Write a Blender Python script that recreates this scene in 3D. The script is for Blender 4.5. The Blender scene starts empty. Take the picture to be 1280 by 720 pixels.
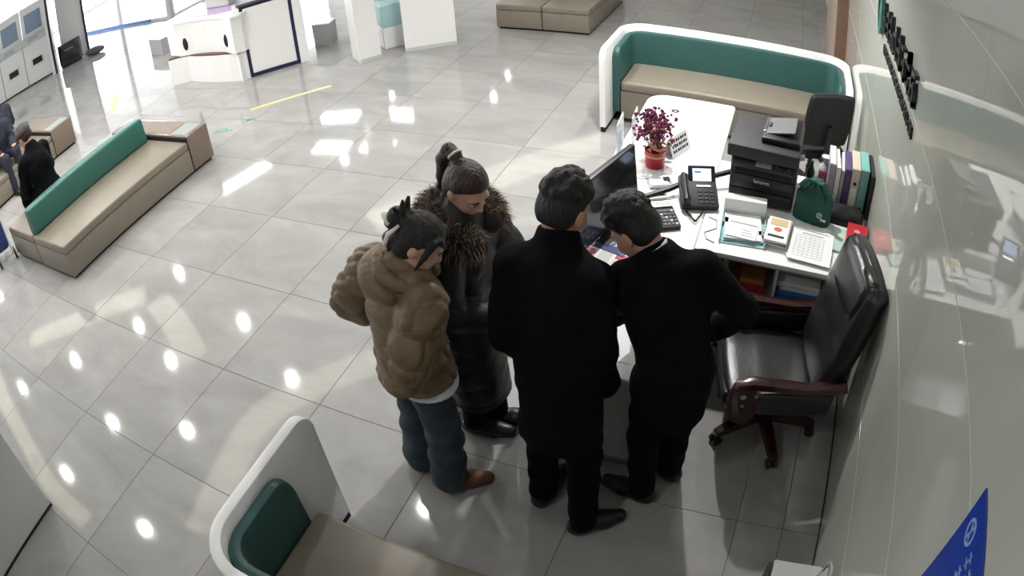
import bpy, bmesh, math, random
import numpy as np
from mathutils import Vector, Matrix, noise
random.seed(7)
RNG = np.random.default_rng(7)
SC = bpy.context.scene
COL = SC.collection
PI = math.pi

# ------------------------------------------------------------------ camera
CAM_P = Vector((4.62777, -1.20431, 2.95983))
CAM_R = ((0.92315838, 0.37937527, -0.0620726),      # image right
         (0.19333419, -0.59775072, -0.77802054),    # image down
         (-0.3322657, 0.70623543, -0.6251648))      # view direction
LENS_F, LENS_K = 911.956, -0.15340                  # wide security lens: rho = f*th*(1+k*th^2), pixels of a 1280 wide frame
cd = bpy.data.cameras.new('camera')
cd.type = 'PANO'
cd.panorama_type = 'FISHEYE_LENS_POLYNOMIAL'
cd.sensor_width = 36.0
cd.sensor_fit = 'HORIZONTAL'
_th = np.linspace(0.0, 1.05, 200)
_mm = LENS_F * _th * (1 + LENS_K * _th ** 2) * 36.0 / 1280.0
_A = np.stack([_mm, _mm ** 2, _mm ** 3, _mm ** 4], 1)
_k = np.linalg.lstsq(_A, _th, rcond=None)[0]
cd.fisheye_fov = 2.2
cd.fisheye_polynomial_k0 = 0.0
cd.fisheye_polynomial_k1 = -_k[0]
cd.fisheye_polynomial_k2 = -_k[1]
cd.fisheye_polynomial_k3 = -_k[2]
cd.fisheye_polynomial_k4 = -_k[3]
cd.clip_end = 200
cam = bpy.data.objects.new('camera', cd)
COL.objects.link(cam)
_r, _d, _f = [Vector(v) for v in CAM_R]
cam.matrix_world = Matrix(((_r.x, -_d.x, -_f.x, CAM_P.x), (_r.y, -_d.y, -_f.y, CAM_P.y), (_r.z, -_d.z, -_f.z, CAM_P.z), (0, 0, 0, 1)))
SC.camera = cam

# ------------------------------------------------------------------ world, exposure
w = bpy.data.worlds.new('world')
SC.world = w
w.use_nodes = True
w.node_tree.nodes['Background'].inputs[0].default_value = (0.93, 0.96, 1.0, 1)
w.node_tree.nodes['Background'].inputs[1].default_value = 5.4
SC.view_settings.view_transform = 'Standard'
SC.view_settings.look = 'None'
SC.view_settings.gamma = 1.0
SC.view_settings.use_curve_mapping = False
SC.view_settings.exposure = 0.74
LAMP_W = 12.0            # watts of one downlight

# ------------------------------------------------------------------ materials
def nd(t, kind, **kw):
    n = t.nodes.new(kind)
    for k, v in kw.items():
        setattr(n, k, v)
    return n
def M(name, col, rough=0.5, metal=0.0, var=0.0, scale=8.0, bump=0.0, bscale=60.0, stretch=(1, 1, 1), spec=0.5, emit=0.0, alpha=1.0, trans=0.0, coat=0.0, sheen=0.0, detail=4.0):
    m = bpy.data.materials.new(name)
    m.use_nodes = True
    t = m.node_tree
    b = t.nodes['Principled BSDF']
    b.inputs['Base Color'].default_value = (*col, 1)
    b.inputs['Roughness'].default_value = rough
    b.inputs['Metallic'].default_value = metal
    b.inputs['Specular IOR Level'].default_value = spec
    b.inputs['Alpha'].default_value = alpha
    b.inputs['Transmission Weight'].default_value = trans
    b.inputs['Coat Weight'].default_value = coat
    b.inputs['Sheen Weight'].default_value = sheen
    if emit:
        b.inputs['Emission Color'].default_value = (*col, 1)
        b.inputs['Emission Strength'].default_value = emit
    if var or bump:
        tc = nd(t, 'ShaderNodeTexCoord')
        mp = nd(t, 'ShaderNodeMapping')
        mp.inputs['Scale'].default_value = stretch
        t.links.new(tc.outputs['Object'], mp.inputs[0])
    if var:
        n = nd(t, 'ShaderNodeTexNoise')
        n.inputs['Scale'].default_value = scale
        n.inputs['Detail'].default_value = detail
        t.links.new(mp.outputs[0], n.inputs[0])
        r = nd(t, 'ShaderNodeValToRGB')
        r.color_ramp.elements[0].position = 0.3
        r.color_ramp.elements[1].position = 0.7
        r.color_ramp.elements[0].color = (*[c * (1 - var) for c in col], 1)
        r.color_ramp.elements[1].color = (*[min(1, c * (1 + var)) for c in col], 1)
        t.links.new(n.outputs[0], r.inputs[0])
        t.links.new(r.outputs[0], b.inputs['Base Color'])
    if bump:
        n2 = nd(t, 'ShaderNodeTexNoise')
        n2.inputs['Scale'].default_value = bscale
        n2.inputs['Detail'].default_value = 5
        t.links.new(mp.outputs[0], n2.inputs[0])
        bp = nd(t, 'ShaderNodeBump')
        bp.inputs['Strength'].default_value = bump
        bp.inputs['Distance'].default_value = 0.02
        t.links.new(n2.outputs[0], bp.inputs['Height'])
        t.links.new(bp.outputs[0], b.inputs['Normal'])
    return m

def stone(name, c0, c1, rough, scale=1.1):
    """polished stone: veined grey, shifted per tile"""
    m = bpy.data.materials.new(name)
    m.use_nodes = True
    t = m.node_tree
    b = t.nodes['Principled BSDF']
    g = nd(t, 'ShaderNodeNewGeometry')
    oi = nd(t, 'ShaderNodeObjectInfo')
    mp = nd(t, 'ShaderNodeMapping')
    mp.inputs['Scale'].default_value = (1.0, 2.2, 1.0)
    t.links.new(g.outputs['Position'], mp.inputs[0])
    ml = nd(t, 'ShaderNodeMath', operation='MULTIPLY')
    ml.inputs[1].default_value = 37.0
    t.links.new(oi.outputs['Random'], ml.inputs[0])
    n = nd(t, 'ShaderNodeTexNoise', noise_dimensions='4D')
    n.inputs['Scale'].default_value = scale
    n.inputs['Detail'].default_value = 9
    n.inputs['Roughness'].default_value = 0.62
    n.inputs['Distortion'].default_value = 0.7
    t.links.new(mp.outputs[0], n.inputs['Vector'])
    t.links.new(ml.outputs[0], n.inputs['W'])
    r = nd(t, 'ShaderNodeValToRGB')
    r.color_ramp.elements[0].position = 0.32
    r.color_ramp.elements[1].position = 0.68
    r.color_ramp.elements[0].color = (*c0, 1)
    r.color_ramp.elements[1].color = (*c1, 1)
    t.links.new(n.outputs[0], r.inputs[0])
    t.links.new(r.outputs[0], b.inputs['Base Color'])
    b.inputs['Roughness'].default_value = rough
    b.inputs['Specular IOR Level'].default_value = 0.6
    return m

MT = dict(
    tile=stone('polished grey floor stone', (0.27, 0.268, 0.262), (0.38, 0.377, 0.37), 0.055),
    grout=M('dark floor grout', (0.06, 0.058, 0.055), 0.9),
    wall=stone('polished wall tile', (0.43, 0.44, 0.39), (0.48, 0.49, 0.44), 0.035, 0.5),
    joint=M('cream joint filler', (0.55, 0.53, 0.43), 0.6),
    plaster=M('white ceiling paint', (0.75, 0.75, 0.74), 0.9, var=0.02),
    white=M('white laminate', (0.80, 0.80, 0.79), 0.35, var=0.01, scale=3),
    whitegloss=M('white gloss paint', (0.82, 0.82, 0.82), 0.18),
    rim=M('white edge lacquer', (0.86, 0.86, 0.86), 0.3),
    panelgrey=M('pale grey panel', (0.52, 0.55, 0.53), 0.3, var=0.02),
    teal=M('teal leatherette', (0.026, 0.088, 0.082), 0.42, var=0.06, bump=0.05, bscale=160),
    teallite=M('teal leatherette bright', (0.036, 0.15, 0.125), 0.40, var=0.05, bump=0.05, bscale=160),
    beige=M('beige leatherette', (0.215, 0.188, 0.150), 0.38, var=0.05, bump=0.05, bscale=150),
    brownleather=M('brown side table laminate', (0.20, 0.155, 0.120), 0.25, var=0.1, stretch=(1, 9, 9)),
    black=M('black plastic', (0.012, 0.012, 0.014), 0.38),
    blackrough=M('black rough plastic', (0.022, 0.022, 0.024), 0.6),
    darkgap=M('dark recess', (0.01, 0.01, 0.01), 0.9),
    chrome=M('chrome', (0.75, 0.75, 0.76), 0.12, 1.0),
    steel=M('brushed steel', (0.45, 0.45, 0.46), 0.35, 1.0),
    leather=M('black leather', (0.013, 0.014, 0.015), 0.30, var=0.2, bump=0.10, bscale=120, spec=0.6),
    redwood=M('dark red lacquered wood', (0.030, 0.0045, 0.006), 0.2, var=0.35, scale=5, stretch=(1, 8, 8), coat=0.4),
    paper=M('white paper', (0.80, 0.81, 0.82), 0.7, var=0.02),
    print=M('grey print ink', (0.25, 0.26, 0.28), 0.8),
    inkblack=M('black print ink', (0.02, 0.02, 0.025), 0.8),
    cyanacr=M('cyan tinted acrylic', (0.45, 0.72, 0.76), 0.1, alpha=0.75),
    clear=M('clear acrylic', (0.88, 0.93, 0.93), 0.05, alpha=0.35),
    red=M('red glazed plastic', (0.42, 0.012, 0.025), 0.25),
    crimson=M('crimson card', (0.45, 0.02, 0.03), 0.5),
    screen=M('dark monitor screen', (0.014, 0.016, 0.018), 0.12, spec=0.6),
    lcd=M('lit phone screen', (0.55, 0.68, 1.0), 0.3, emit=0.9),
    lcdgrey=M('grey lcd glass', (0.28, 0.31, 0.30), 0.25),
    navy=M('navy printed cover', (0.03, 0.045, 0.16), 0.35),
    blue=M('blue acrylic sign', (0.012, 0.045, 0.33), 0.22, var=0.05),
    bluelite=M('pale blue print', (0.25, 0.36, 0.66), 0.5),
    greenbag=M('dark green fabric', (0.008, 0.075, 0.058), 0.7, var=0.15, bump=0.1, bscale=90),
    pink=M('pink plastic', (0.62, 0.10, 0.22), 0.3),
    purple=M('purple board', (0.085, 0.055, 0.16), 0.5),
    lilac=M('lilac grey board', (0.40, 0.37, 0.42), 0.5),
    tealboard=M('mint teal board', (0.17, 0.45, 0.40), 0.45),
    cream=M('cream board', (0.60, 0.50, 0.43), 0.5),
    cloth=M('black cloth', (0.010, 0.010, 0.011), 0.9, bump=0.2, bscale=30),
    yellow=M('yellow floor tape', (0.74, 0.58, 0.28), 0.5),
    green=M('green sticker', (0.02, 0.25, 0.17), 0.5),
    brownwood=M('brown door casing', (0.17, 0.10, 0.07), 0.35, var=0.15, stretch=(6, 6, 1)),
    pinkwood=M('pale brown casing', (0.40, 0.30, 0.25), 0.35, var=0.08, stretch=(6, 6, 1)),
    letter=M('dark metal letters', (0.035, 0.036, 0.04), 0.35, 0.4),
    lettertop=M('letter sides', (0.12, 0.12, 0.125), 0.4, 0.3),
    lens=M('lit downlight lens', (1, 0.97, 0.93), 0.4, emit=60.0),
    cove=M('warm cove light', (1.0, 0.93, 0.75), 0.5, emit=1.3),
    glintpanel=M('white window glint panel', (1.0, 1.0, 1.0), 0.5, emit=9.0),  # glow stands in for bright windows mirrored in the floor
    glass=M('window glass', (1, 1, 1), 0.0, trans=1.0, spec=0.3),
    alu=M('white window frame', (0.7, 0.7, 0.7), 0.4),
    purplegloss=M('lilac gloss top', (0.50, 0.36, 0.60), 0.2),
    navyframe=M('dark navy frame', (0.012, 0.012, 0.06), 0.4),
    trolleyblue=M('blue nylon', (0.025, 0.05, 0.20), 0.6, var=0.15, bump=0.15, bscale=30),
    greybox=M('grey steel sheet', (0.42, 0.43, 0.44), 0.4),
    # people
    skin=M('skin', (0.50, 0.27, 0.19), 0.5, var=0.06, scale=14),
    skinlite=M('fair skin', (0.56, 0.33, 0.25), 0.45, var=0.05, scale=14),
    lip=M('lips', (0.36, 0.10, 0.09), 0.4),
    eyewhite=M('eye', (0.55, 0.50, 0.46), 0.3),
    iris=M('iris', (0.02, 0.012, 0.008), 0.2),
    hairblk=M('black hair', (0.0045, 0.004, 0.004), 0.6, var=0.3, scale=20, bump=0.55, bscale=70, stretch=(1, 1, .18)),
    hairbrn=M('dark brown hair', (0.030, 0.016, 0.013), 0.40, var=0.45, scale=26, bump=0.5, bscale=80, stretch=(1, 1, .2)),
    suit=M('black suit cloth', (0.0026, 0.0031, 0.0048), 0.85, var=0.12, scale=5, bump=0.12, bscale=14, spec=0.12),
    trouser=M('black trouser cloth', (0.0025, 0.0028, 0.0038), 0.9, bump=0.15, bscale=12, spec=0.12),
    shoe=M('black shoe leather', (0.008, 0.008, 0.009), 0.4),
    shirt=M('white shirt cotton', (0.72, 0.74, 0.76), 0.7),
    puffer=M('khaki brown puffer nylon', (0.150, 0.102, 0.052), 0.55, var=0.10, scale=6, bump=0.22, bscale=26, stretch=(1, 1, 2.5)),
    jeans=M('dark blue denim', (0.030, 0.046, 0.060), 0.85, var=0.35, scale=7, bump=0.15, bscale=40),
    brownshoe=M('brown suede shoe', (0.10, 0.035, 0.018), 0.7, var=0.2),
    blackpuff=M('black puffer nylon', (0.0045, 0.005, 0.0075), 0.55, var=0.15, bump=0.22, bscale=18),
    fur=M('dark brown fur', (0.025, 0.016, 0.013), 0.8, var=0.4, scale=40),
    furtip=M('tan fur tips', (0.36, 0.26, 0.19), 0.8),
    clip=M('cream hair clip', (0.75, 0.70, 0.64), 0.4),
    cap=M('brown cap cloth', (0.070, 0.048, 0.038), 0.8, var=0.1),
    navycoat=M('dark navy coat', (0.014, 0.017, 0.032), 0.8, bump=0.2, bscale=12),
)

# ------------------------------------------------------------------ object helpers
TF = {}
def obj(name, bm, mat, parent=None, world=False, smooth=False, kind=None, label=None):
    me = bpy.data.meshes.new(name)
    if isinstance(bm, tuple):
        v, f = bm
        me.from_pydata(v, [], f)
        me.validate()
    else:
        bmesh.ops.recalc_face_normals(bm, faces=bm.faces)
        bm.to_mesh(me)
        bm.free()
    if world and parent is not None:
        p = parent
        while p.parent is not None:
            p = p.parent
        me.transform(TF[p.name].inverted())
    for m in (mat if isinstance(mat, (list, tuple)) else [mat]):
        me.materials.append(MT[m] if isinstance(m, str) else m)
    if smooth:
        me.polygons.foreach_set('use_smooth', [True] * len(me.polygons))
        if smooth != 'full':
            try:
                me.set_sharp_from_angle(angle=math.radians(38))
            except Exception:
                pass
    o = bpy.data.objects.new(name, me)
    COL.objects.link(o)
    o.parent = parent
    if kind:
        o['kind'] = kind
    if label:
        o['label'] = label
    return o
def thing(name, label, cat, loc=(0, 0, 0), rz=0.0, group=None):
    o = bpy.data.objects.new(name, None)
    COL.objects.link(o)
    o.empty_display_size = 0.1
    o.location = loc
    o.rotation_euler = (0, 0, rz)
    o['label'] = label
    o['category'] = cat
    if group:
        o['group'] = group
    TF[o.name] = Matrix.Translation(loc) @ Matrix.Rotation(rz, 4, 'Z')
    return o
def tag(o, label, cat, group=None):
    o['label'] = label
    o['category'] = cat
    if group:
        o['group'] = group
    return o
def setloc(o, loc, rz=0.0):
    o.location = loc
    o.rotation_euler = (0, 0, rz)
    TF[o.name] = Matrix.Translation(loc) @ Matrix.Rotation(rz, 4, 'Z')
def dup(root, loc, rz=0.0, label=None):
    r = root.copy()
    COL.objects.link(r)
    setloc(r, loc, rz)
    if label:
        r['label'] = label
    for ch in list(root.children):
        c = ch.copy()
        COL.objects.link(c)
        c.parent = r
        for g in ch.children:
            q = g.copy()
            COL.objects.link(q)
            q.parent = c
    return r
def B():
    return bmesh.new()
def box(bm, x0, x1, y0, y1, z0, z1, bev=0.0, seg=2, mtx=None):
    g = bmesh.ops.create_cube(bm, size=1.0)
    vs = g['verts']
    for v in vs:
        v.co = Vector(((x0 + x1) / 2 + v.co.x * (x1 - x0), (y0 + y1) / 2 + v.co.y * (y1 - y0), (z0 + z1) / 2 + v.co.z * (z1 - z0)))
    if bev:
        es = list({e for v in vs for e in v.link_edges})
        r = bmesh.ops.bevel(bm, geom=es, offset=bev, segments=seg, affect='EDGES', profile=0.5)
        vs = list({v for f in r['faces'] for v in f.verts} | {v for v in vs if v.is_valid})
    if mtx is not None:
        bmesh.ops.transform(bm, matrix=mtx, verts=vs)
    return bm
def cyl(bm, p0, p1, r0, r1=None, seg=16, caps=True):
    p0, p1 = Vector(p0), Vector(p1)
    r1 = r0 if r1 is None else r1
    d = (p1 - p0)
    L = d.length
    q = d.to_track_quat('Z', 'Y').to_matrix().to_4x4()
    g = bmesh.ops.create_cone(bm, cap_ends=caps, segments=seg, radius1=r0, radius2=max(r1, 1e-5), depth=L)
    bmesh.ops.transform(bm, matrix=Matrix.Translation((p0 + p1) / 2) @ q, verts=g['verts'])
    return bm
def sph(bm, c, r, seg=14, mtx=None):
    g = bmesh.ops.create_uvsphere(bm, u_segments=seg, v_segments=max(6, seg // 2 + 1), radius=1.0)
    r = (r, r, r) if not hasattr(r, '__len__') else r
    m = Matrix.Translation(c) @ (mtx if mtx is not None else Matrix.Identity(4)) @ Matrix.Diagonal((*r, 1))
    bmesh.ops.transform(bm, matrix=m, verts=g['verts'])
    return bm
def tube(bm, pts, r, seg=8, closed=False):
    pts = [Vector(p) for p in pts]
    n = len(pts)
    rs = r if hasattr(r, '__len__') else [r] * n
    rings = []
    up = Vector((0, 0, 1))
    for i in range(n):
        a = pts[(i - 1) % n] if (closed or i > 0) else pts[i]
        b = pts[(i + 1) % n] if (closed or i < n - 1) else pts[i]
        t = (b - a).normalized()
        s = t.cross(up)
        if s.length < 1e-3:
            s = t.cross(Vector((1, 0, 0)))
        s.normalize()
        u = s.cross(t).normalized()
        rings.append([bm.verts.new(pts[i] + (s * math.cos(2 * PI * k / seg) + u * math.sin(2 * PI * k / seg)) * rs[i]) for k in range(seg)])
    for i in range(n if closed else n - 1):
        a, b = rings[i], rings[(i + 1) % n]
        for k in range(seg):
            bm.faces.new((a[k], a[(k + 1) % seg], b[(k + 1) % seg], b[k]))
    if not closed:
        bm.faces.new(rings[0][::-1])
        bm.faces.new(rings[-1])
    return bm
def prism(bm, poly, axis, a, b):
    """polygon (2-D list) extruded from a to b along axis; 2-D coordinates are the other two axes in order"""
    def P(u, v, t):
        return {'x': (t, u, v), 'y': (u, t, v), 'z': (u, v, t)}[axis]
    va = [bm.verts.new(P(u, v, a)) for u, v in poly]
    vb = [bm.verts.new(P(u, v, b)) for u, v in poly]
    n = len(poly)
    for i in range(n):
        bm.faces.new((va[i], va[(i + 1) % n], vb[(i + 1) % n], vb[i]))
    bm.faces.new(va[::-1])
    bm.faces.new(vb)
    return bm
def lathe(bm, prof, c=(0, 0, 0), seg=24):
    c = Vector(c)
    rings = []
    for r, z in prof:
        rings.append([bm.verts.new(c + Vector((r * math.cos(2 * PI * k / seg), r * math.sin(2 * PI * k / seg), z))) for k in range(seg)] if r > 1e-6 else [bm.verts.new(c + Vector((0, 0, z)))])
    for a, b in zip(rings, rings[1:]):
        for k in range(seg):
            q = [a[k % len(a)], a[(k + 1) % len(a)], b[(k + 1) % len(b)], b[k % len(b)]]
            q = list(dict.fromkeys(q))
            if len(q) > 2:
                bm.faces.new(q)
    return bm
def text_mesh(name, s, size, mat, parent, mtx, depth=0.0008):
    cu = bpy.data.curves.new(name, 'FONT')
    cu.body = s
    cu.size = size
    cu.extrude = depth
    cu.align_x = 'CENTER'
    cu.align_y = 'CENTER'
    t = bpy.data.objects.new(name, cu)
    COL.objects.link(t)
    dg = bpy.context.evaluated_depsgraph_get()
    me = bpy.data.meshes.new_from_object(t.evaluated_get(dg))
    bpy.data.objects.remove(t)
    me.transform(mtx)
    if not me.materials:
        me.materials.append(None)
    me.materials[0] = MT[mat]
    o = bpy.data.objects.new(name, me)
    COL.objects.link(o)
    o.parent = parent
    return o
def rotz(a):
    return Matrix.Rotation(a, 4, 'Z')

# ------------------------------------------------------------------ setting: floor
def in_view(p, lim=1.02):
    d = Vector(p) - CAM_P
    x, y, z = d.dot(_r), d.dot(_d), d.dot(_f)
    th = math.atan2(math.hypot(x, y), z)
    if th > lim:
        return False
    rho = LENS_F * th * (1 + LENS_K * th * th)
    k = rho / (math.hypot(x, y) + 1e-9)
    return abs(x * k) < 660 and abs(y * k) < 380
H_CEIL = 3.2
fl = obj('floor', box(B(), -16, 5.3, -2.0, 14.3, -0.08, -0.0022), 'grout', kind='structure')
def tile_mesh(lx, ly):
    bm = B()
    box(bm, -lx / 2 + .0014, lx / 2 - .0014, -ly / 2 + .0014, ly / 2 - .0014, -0.0022, 0.0, 0.0012, 1)
    me = bpy.data.meshes.new('tile')
    bm.to_mesh(me)
    bm.free()
    me.materials.append(MT['tile'])
    return me
t_full, t_s1, t_s2 = tile_mesh(.8, .8), tile_mesh(.245, .8), tile_mesh(.205, .8)
slots = []
for j in range(-2, 18):
    for i in range(-20, 6):
        slots.append((t_full, (i * .8 + .4, j * .8 + .4), .8))
    slots.append((t_s1, (4.9225, j * .8 + .4), .245))
    slots.append((t_s2, (5.1475, j * .8 + .4), .205))
def seen(c, lx):
    return any(in_view((c[0] + a * lx / 2, c[1] + b * .4, 0)) for a in (-1, 0, 1) for b in (-1, 0, 1))
slots = [s for s in slots if s[1][0] > -15.6 and s[1][1] < 14]
slots.sort(key=lambda s: (not seen(s[1], s[2]), (Vector((*s[1], 0)) - CAM_P).length))
rest = B()
for n, (me, c, lx) in enumerate(slots):
    if n < 290:
        o = bpy.data.objects.new('tile', me)
        COL.objects.link(o)
        o.location = (c[0], c[1], 0)
        o.parent = fl
    else:
        ly = .8
        v = [rest.verts.new((c[0] + sx * (lx / 2 - .0014), c[1] + sy * (ly / 2 - .0014), z)) for z in (0.0, -.0022) for sx, sy in ((-1, -1), (1, -1), (1, 1), (-1, 1))]
        rest.faces.new(v[:4])
        for k in range(4):
            rest.faces.new((v[k], v[4 + k], v[4 + (k + 1) % 4], v[(k + 1) % 4]))
obj('tile_field', rest, 'tile', fl, kind='stuff')

# ------------------------------------------------------------------ setting: wall of polished tiles beside the desk
WX = 5.25
wr = obj('wall_right', box(B(), WX + .0004, WX + .2, -2.0, 14.3, -0.05, H_CEIL), 'joint', kind='structure')
zs = [0.0, .63, 1.21, 1.82, 2.51, H_CEIL]
for r in range(5):
    y = -2.0 - (r % 2) * 0.0
    while y < 5.9:
        y1 = min(y + 2.65, 5.95)
        bm = box(B(), WX - .001, WX + .006, y + .0005, y1 - .0005, zs[r] + .003, zs[r + 1] - .003, .001, 1)
        obj('wall_tile', bm, 'wall', wr)
        y = y1
obj('wall_gap_right', box(B(), WX - .006, WX + .003, -2.0, 5.9, 0.0, .012), 'darkgap', kind='structure')  # dark strip painted for the shaded gap at the wall foot
# casing of the doorway further along the wall
obj('trim_1', box(B(), WX - .13, WX + .01, 5.98, 6.10, 0, H_CEIL, .004), 'brownwood', kind='structure')
obj('trim_2', box(B(), WX - .13, WX + .01, 6.10, 8.1, 0, H_CEIL, .004), 'pinkwood', kind='structure')
d1 = obj('door_1', box(B(), WX - .02, WX + .003, 8.1, 9.1, 0, 2.2), 'whitegloss', kind='structure')
obj('door_handle', cyl(B(), (WX - .08, 8.25, 1.0), (WX - .02, 8.25, 1.0), .012), 'chrome', d1)

obj('ceiling', box(B(), -16, 5.45, -2.2, 14.5, H_CEIL, H_CEIL + .15), 'plaster', kind='structure')
obj('wall_back', box(B(), -16, 5.45, -2.2, -2.0, -0.05, H_CEIL), 'white', kind='structure')
obj('pillar', box(B(), .35, 1.115, -2.0, -.77, 0, H_CEIL, .004), 'panelgrey', kind='structure')
obj('baseboard_pillar', box(B(), .34, 1.121, -2.0, -.765, 0, .02), 'darkgap', kind='structure')
# glazed street fronts
def facade(nm, n0, axis, c, a, b, step, zsill=.06):
    """frame + panes of a glazed front; axis = the axis it runs along"""
    k = n0
    x = a
    while x < b - .3:
        x1 = min(x + step, b)
        fr = B()
        def bb(u0, u1, z0, z1, th=.05):
            if axis == 'x':
                box(fr, u0, u1, c - th, c + th, z0, z1)
            else:
                box(fr, c - th, c + th, u0, u1, z0, z1)
        bb(x, x + .04, 0, H_CEIL)
        bb(x1 - .04, x1, 0, H_CEIL)
        bb(x + .04, x1 - .04, 0, zsill)
        bb(x + .04, x1 - .04, H_CEIL - .08, H_CEIL)
        o = obj('window_%d' % k, fr, 'alu', kind='structure')
        pn = box(B(), x + .04, x1 - .04, c - .006, c + .006, zsill, H_CEIL - .08) if axis == 'x' else box(B(), c - .006, c + .006, x + .04, x1 - .04, zsill, H_CEIL - .08)
        obj('pane', pn, 'pane', o)
        k += 1
        x = x1
    return k
MT['pane'] = M('thin window glass', (0.95, 0.98, 1.0), 0.02, alpha=0.1)
nw = facade('w', 1, 'y', -15.95, -2.0, 8.4, 2.6)
obj('wall_front', box(B(), -7.5, 5.45, 14.2, 14.4, -.05, H_CEIL), 'white', kind='structure')
nw = facade('w', nw, 'y', -7.45, 8.5, 14.2, 1.9)
nw = facade('w', nw, 'x', 8.45, -15.9, -7.5, 2.1)
obj('trim_3', box(B(), -12.2, -8.2, 8.36, 8.40, 0.0, .07), M('blue threshold', (.03, .14, .42), .4), kind='structure')

# ------------------------------------------------------------------ ceiling lamps (mirror images of the first list are the bright dots on the floor)
lamp_xy = [(1.9, 2.11), (-.99, .32), (-1.43, 1.84), (-.57, 3.17), (-1.96, 3.83), (-3.98, 4.4), (-4.43, 1.97), (-2.57, 2.74), (-3.78, 11.23), (-1.65, 12.82),
           (-1.46, 11.58), (-2.66, 1.38), (-3.73, 3.08), (-5.12, .94), (-2.78, .26), (-8.44, 2.29), (-3.13, 8.34)]
unseen_xy = [(3.75, 3.25), (3.54, 5.3), (2.43, 4.65), (3.4, -.95)]  # unseen lamps; the last is added to brighten the near floor and wall
def downlight(x, y, label, watts):
    t = thing('ceiling_downlight', label, 'ceiling lamp', (x, y, H_CEIL), 0, 'downlights in the ceiling')
    bm = B()
    lathe(bm, [(.052, -.004), (.052, -.012), (.075, -.012), (.08, 0), (.052, 0)], seg=20)
    obj('trim_ring', bm, 'rim', t, smooth=True)
    obj('lens', lathe(B(), [(0, -.005), (.051, -.005), (.051, -.003), (0, -.003)], seg=20), 'lens', t)
    L = bpy.data.lights.new('downlight', 'SPOT')
    L.energy = watts * 4
    L.spot_size = 2.5
    L.spot_blend = .6
    L.shadow_soft_size = .05
    L.color = (1, .98, .95)
    o = bpy.data.objects.new('downlight', L)
    COL.objects.link(o)
    o.parent = t
    o.location = (0, 0, -.03)
for k, (x, y) in enumerate(lamp_xy):
    downlight(x, y, 'round recessed ceiling downlight mirrored as a bright dot on the polished floor', LAMP_W)
for x, y in unseen_xy:
    downlight(x, y, 'unseen round ceiling downlight over the reception desk, green booth and near floor', LAMP_W * (4.0 if y < 4 else 2.0) * (.10 if y < 0 else 1))
def ribbon(pts, wd, mat, name, label):
    bm = B()
    pts = [Vector((*p, 0)) for p in pts]
    # Catmull-Rom
    P = []
    for i in range(len(pts) - 1):
        a, b, c, d = pts[max(i - 1, 0)], pts[i], pts[i + 1], pts[min(i + 2, len(pts) - 1)]
        for k in range(8):
            u = k / 8
            P.append(.5 * ((2 * b) + (c - a) * u + (2 * a - 5 * b + 4 * c - d) * u * u + (3 * b - a - 3 * c + d) * u ** 3))
    P.append(pts[-1])
    L = []
    for i, p in enumerate(P):
        t = (P[min(i + 1, len(P) - 1)] - P[max(i - 1, 0)]).normalized()
        s = Vector((-t.y, t.x, 0)) * wd / 2
        L.append([bm.verts.new((p + s * q) + Vector((0, 0, z))) for q, z in ((-1, H_CEIL - .02), (1, H_CEIL - .02), (1, H_CEIL), (-1, H_CEIL))])
    for a, b in zip(L, L[1:]):
        for k in range(4):
            bm.faces.new((a[k], a[(k + 1) % 4], b[(k + 1) % 4], b[k]))
    bm.faces.new(L[0]); bm.faces.new(L[-1][::-1])
    return tag(obj(name, bm, mat), label, 'ceiling lamp')
ribbon([(-6.05, 1.85), (-5.24, 2.72), (-4.29, 3.75)], .5, 'cove', 'cove_light', 'short curved cove light strip over the waiting bench')
ribbon([(-3.9, 3.72), (-3.1, 3.4), (-2.26, 2.95)], .45, 'cove', 'cove_light', 'curved cove light strip meeting the short one at a point')
ribbon([(-.29, .7), (-.5, 1.61), (-.61, 2.37), (-.35, 3.07), (.3, 3.9), (1.1, 4.6)], .45, 'cove', 'cove_light', 'long bowed cove light strip over the middle of the hall')
ribbon([(-6.2, .8), (-5.43, .51), (-4.65, .33), (-3.74, .12), (-2.9, -.08), (-1.91, -.12)], .28, 'cove', 'cove_light', 'narrow cove light strip along the pillar side')
ribbon([(-1.4, 6.6), (-.57, 7.66), (.15, 8.68), (1.22, 10.11), (2.2, 11.2)], .7, 'cove', 'cove_light', 'wide straight cove light strip towards the street front')
for (x, y, a, lx, ly, lb) in ((-4.9, 7.3, 1.3, 1.2, .35, 'upright narrow'), (-3.7, 8.72, .15, .75, .45, 'small near'), (-2.75, 8.95, .15, .65, .45, 'small second'), (-4.4, 10.0, .3, .9, .5, 'far'), (-2.9, 10.35, 0., 1.1, .5, 'far wide')):  # panels added overhead so the floor shows bright window reflections
    p = thing('glint_panel', lb + ' glowing ceiling panel added to give white window reflections on the floor', 'ceiling lamp', (x, y, H_CEIL), a)
    obj('frame', box(B(), -lx / 2 - .03, lx / 2 + .03, -ly / 2 - .03, ly / 2 + .03, -.02, 0), 'alu', p)
    obj('glow_face', box(B(), -lx / 2, lx / 2, -ly / 2, ly / 2, -.024, -.019), 'glintpanel', p)

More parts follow.
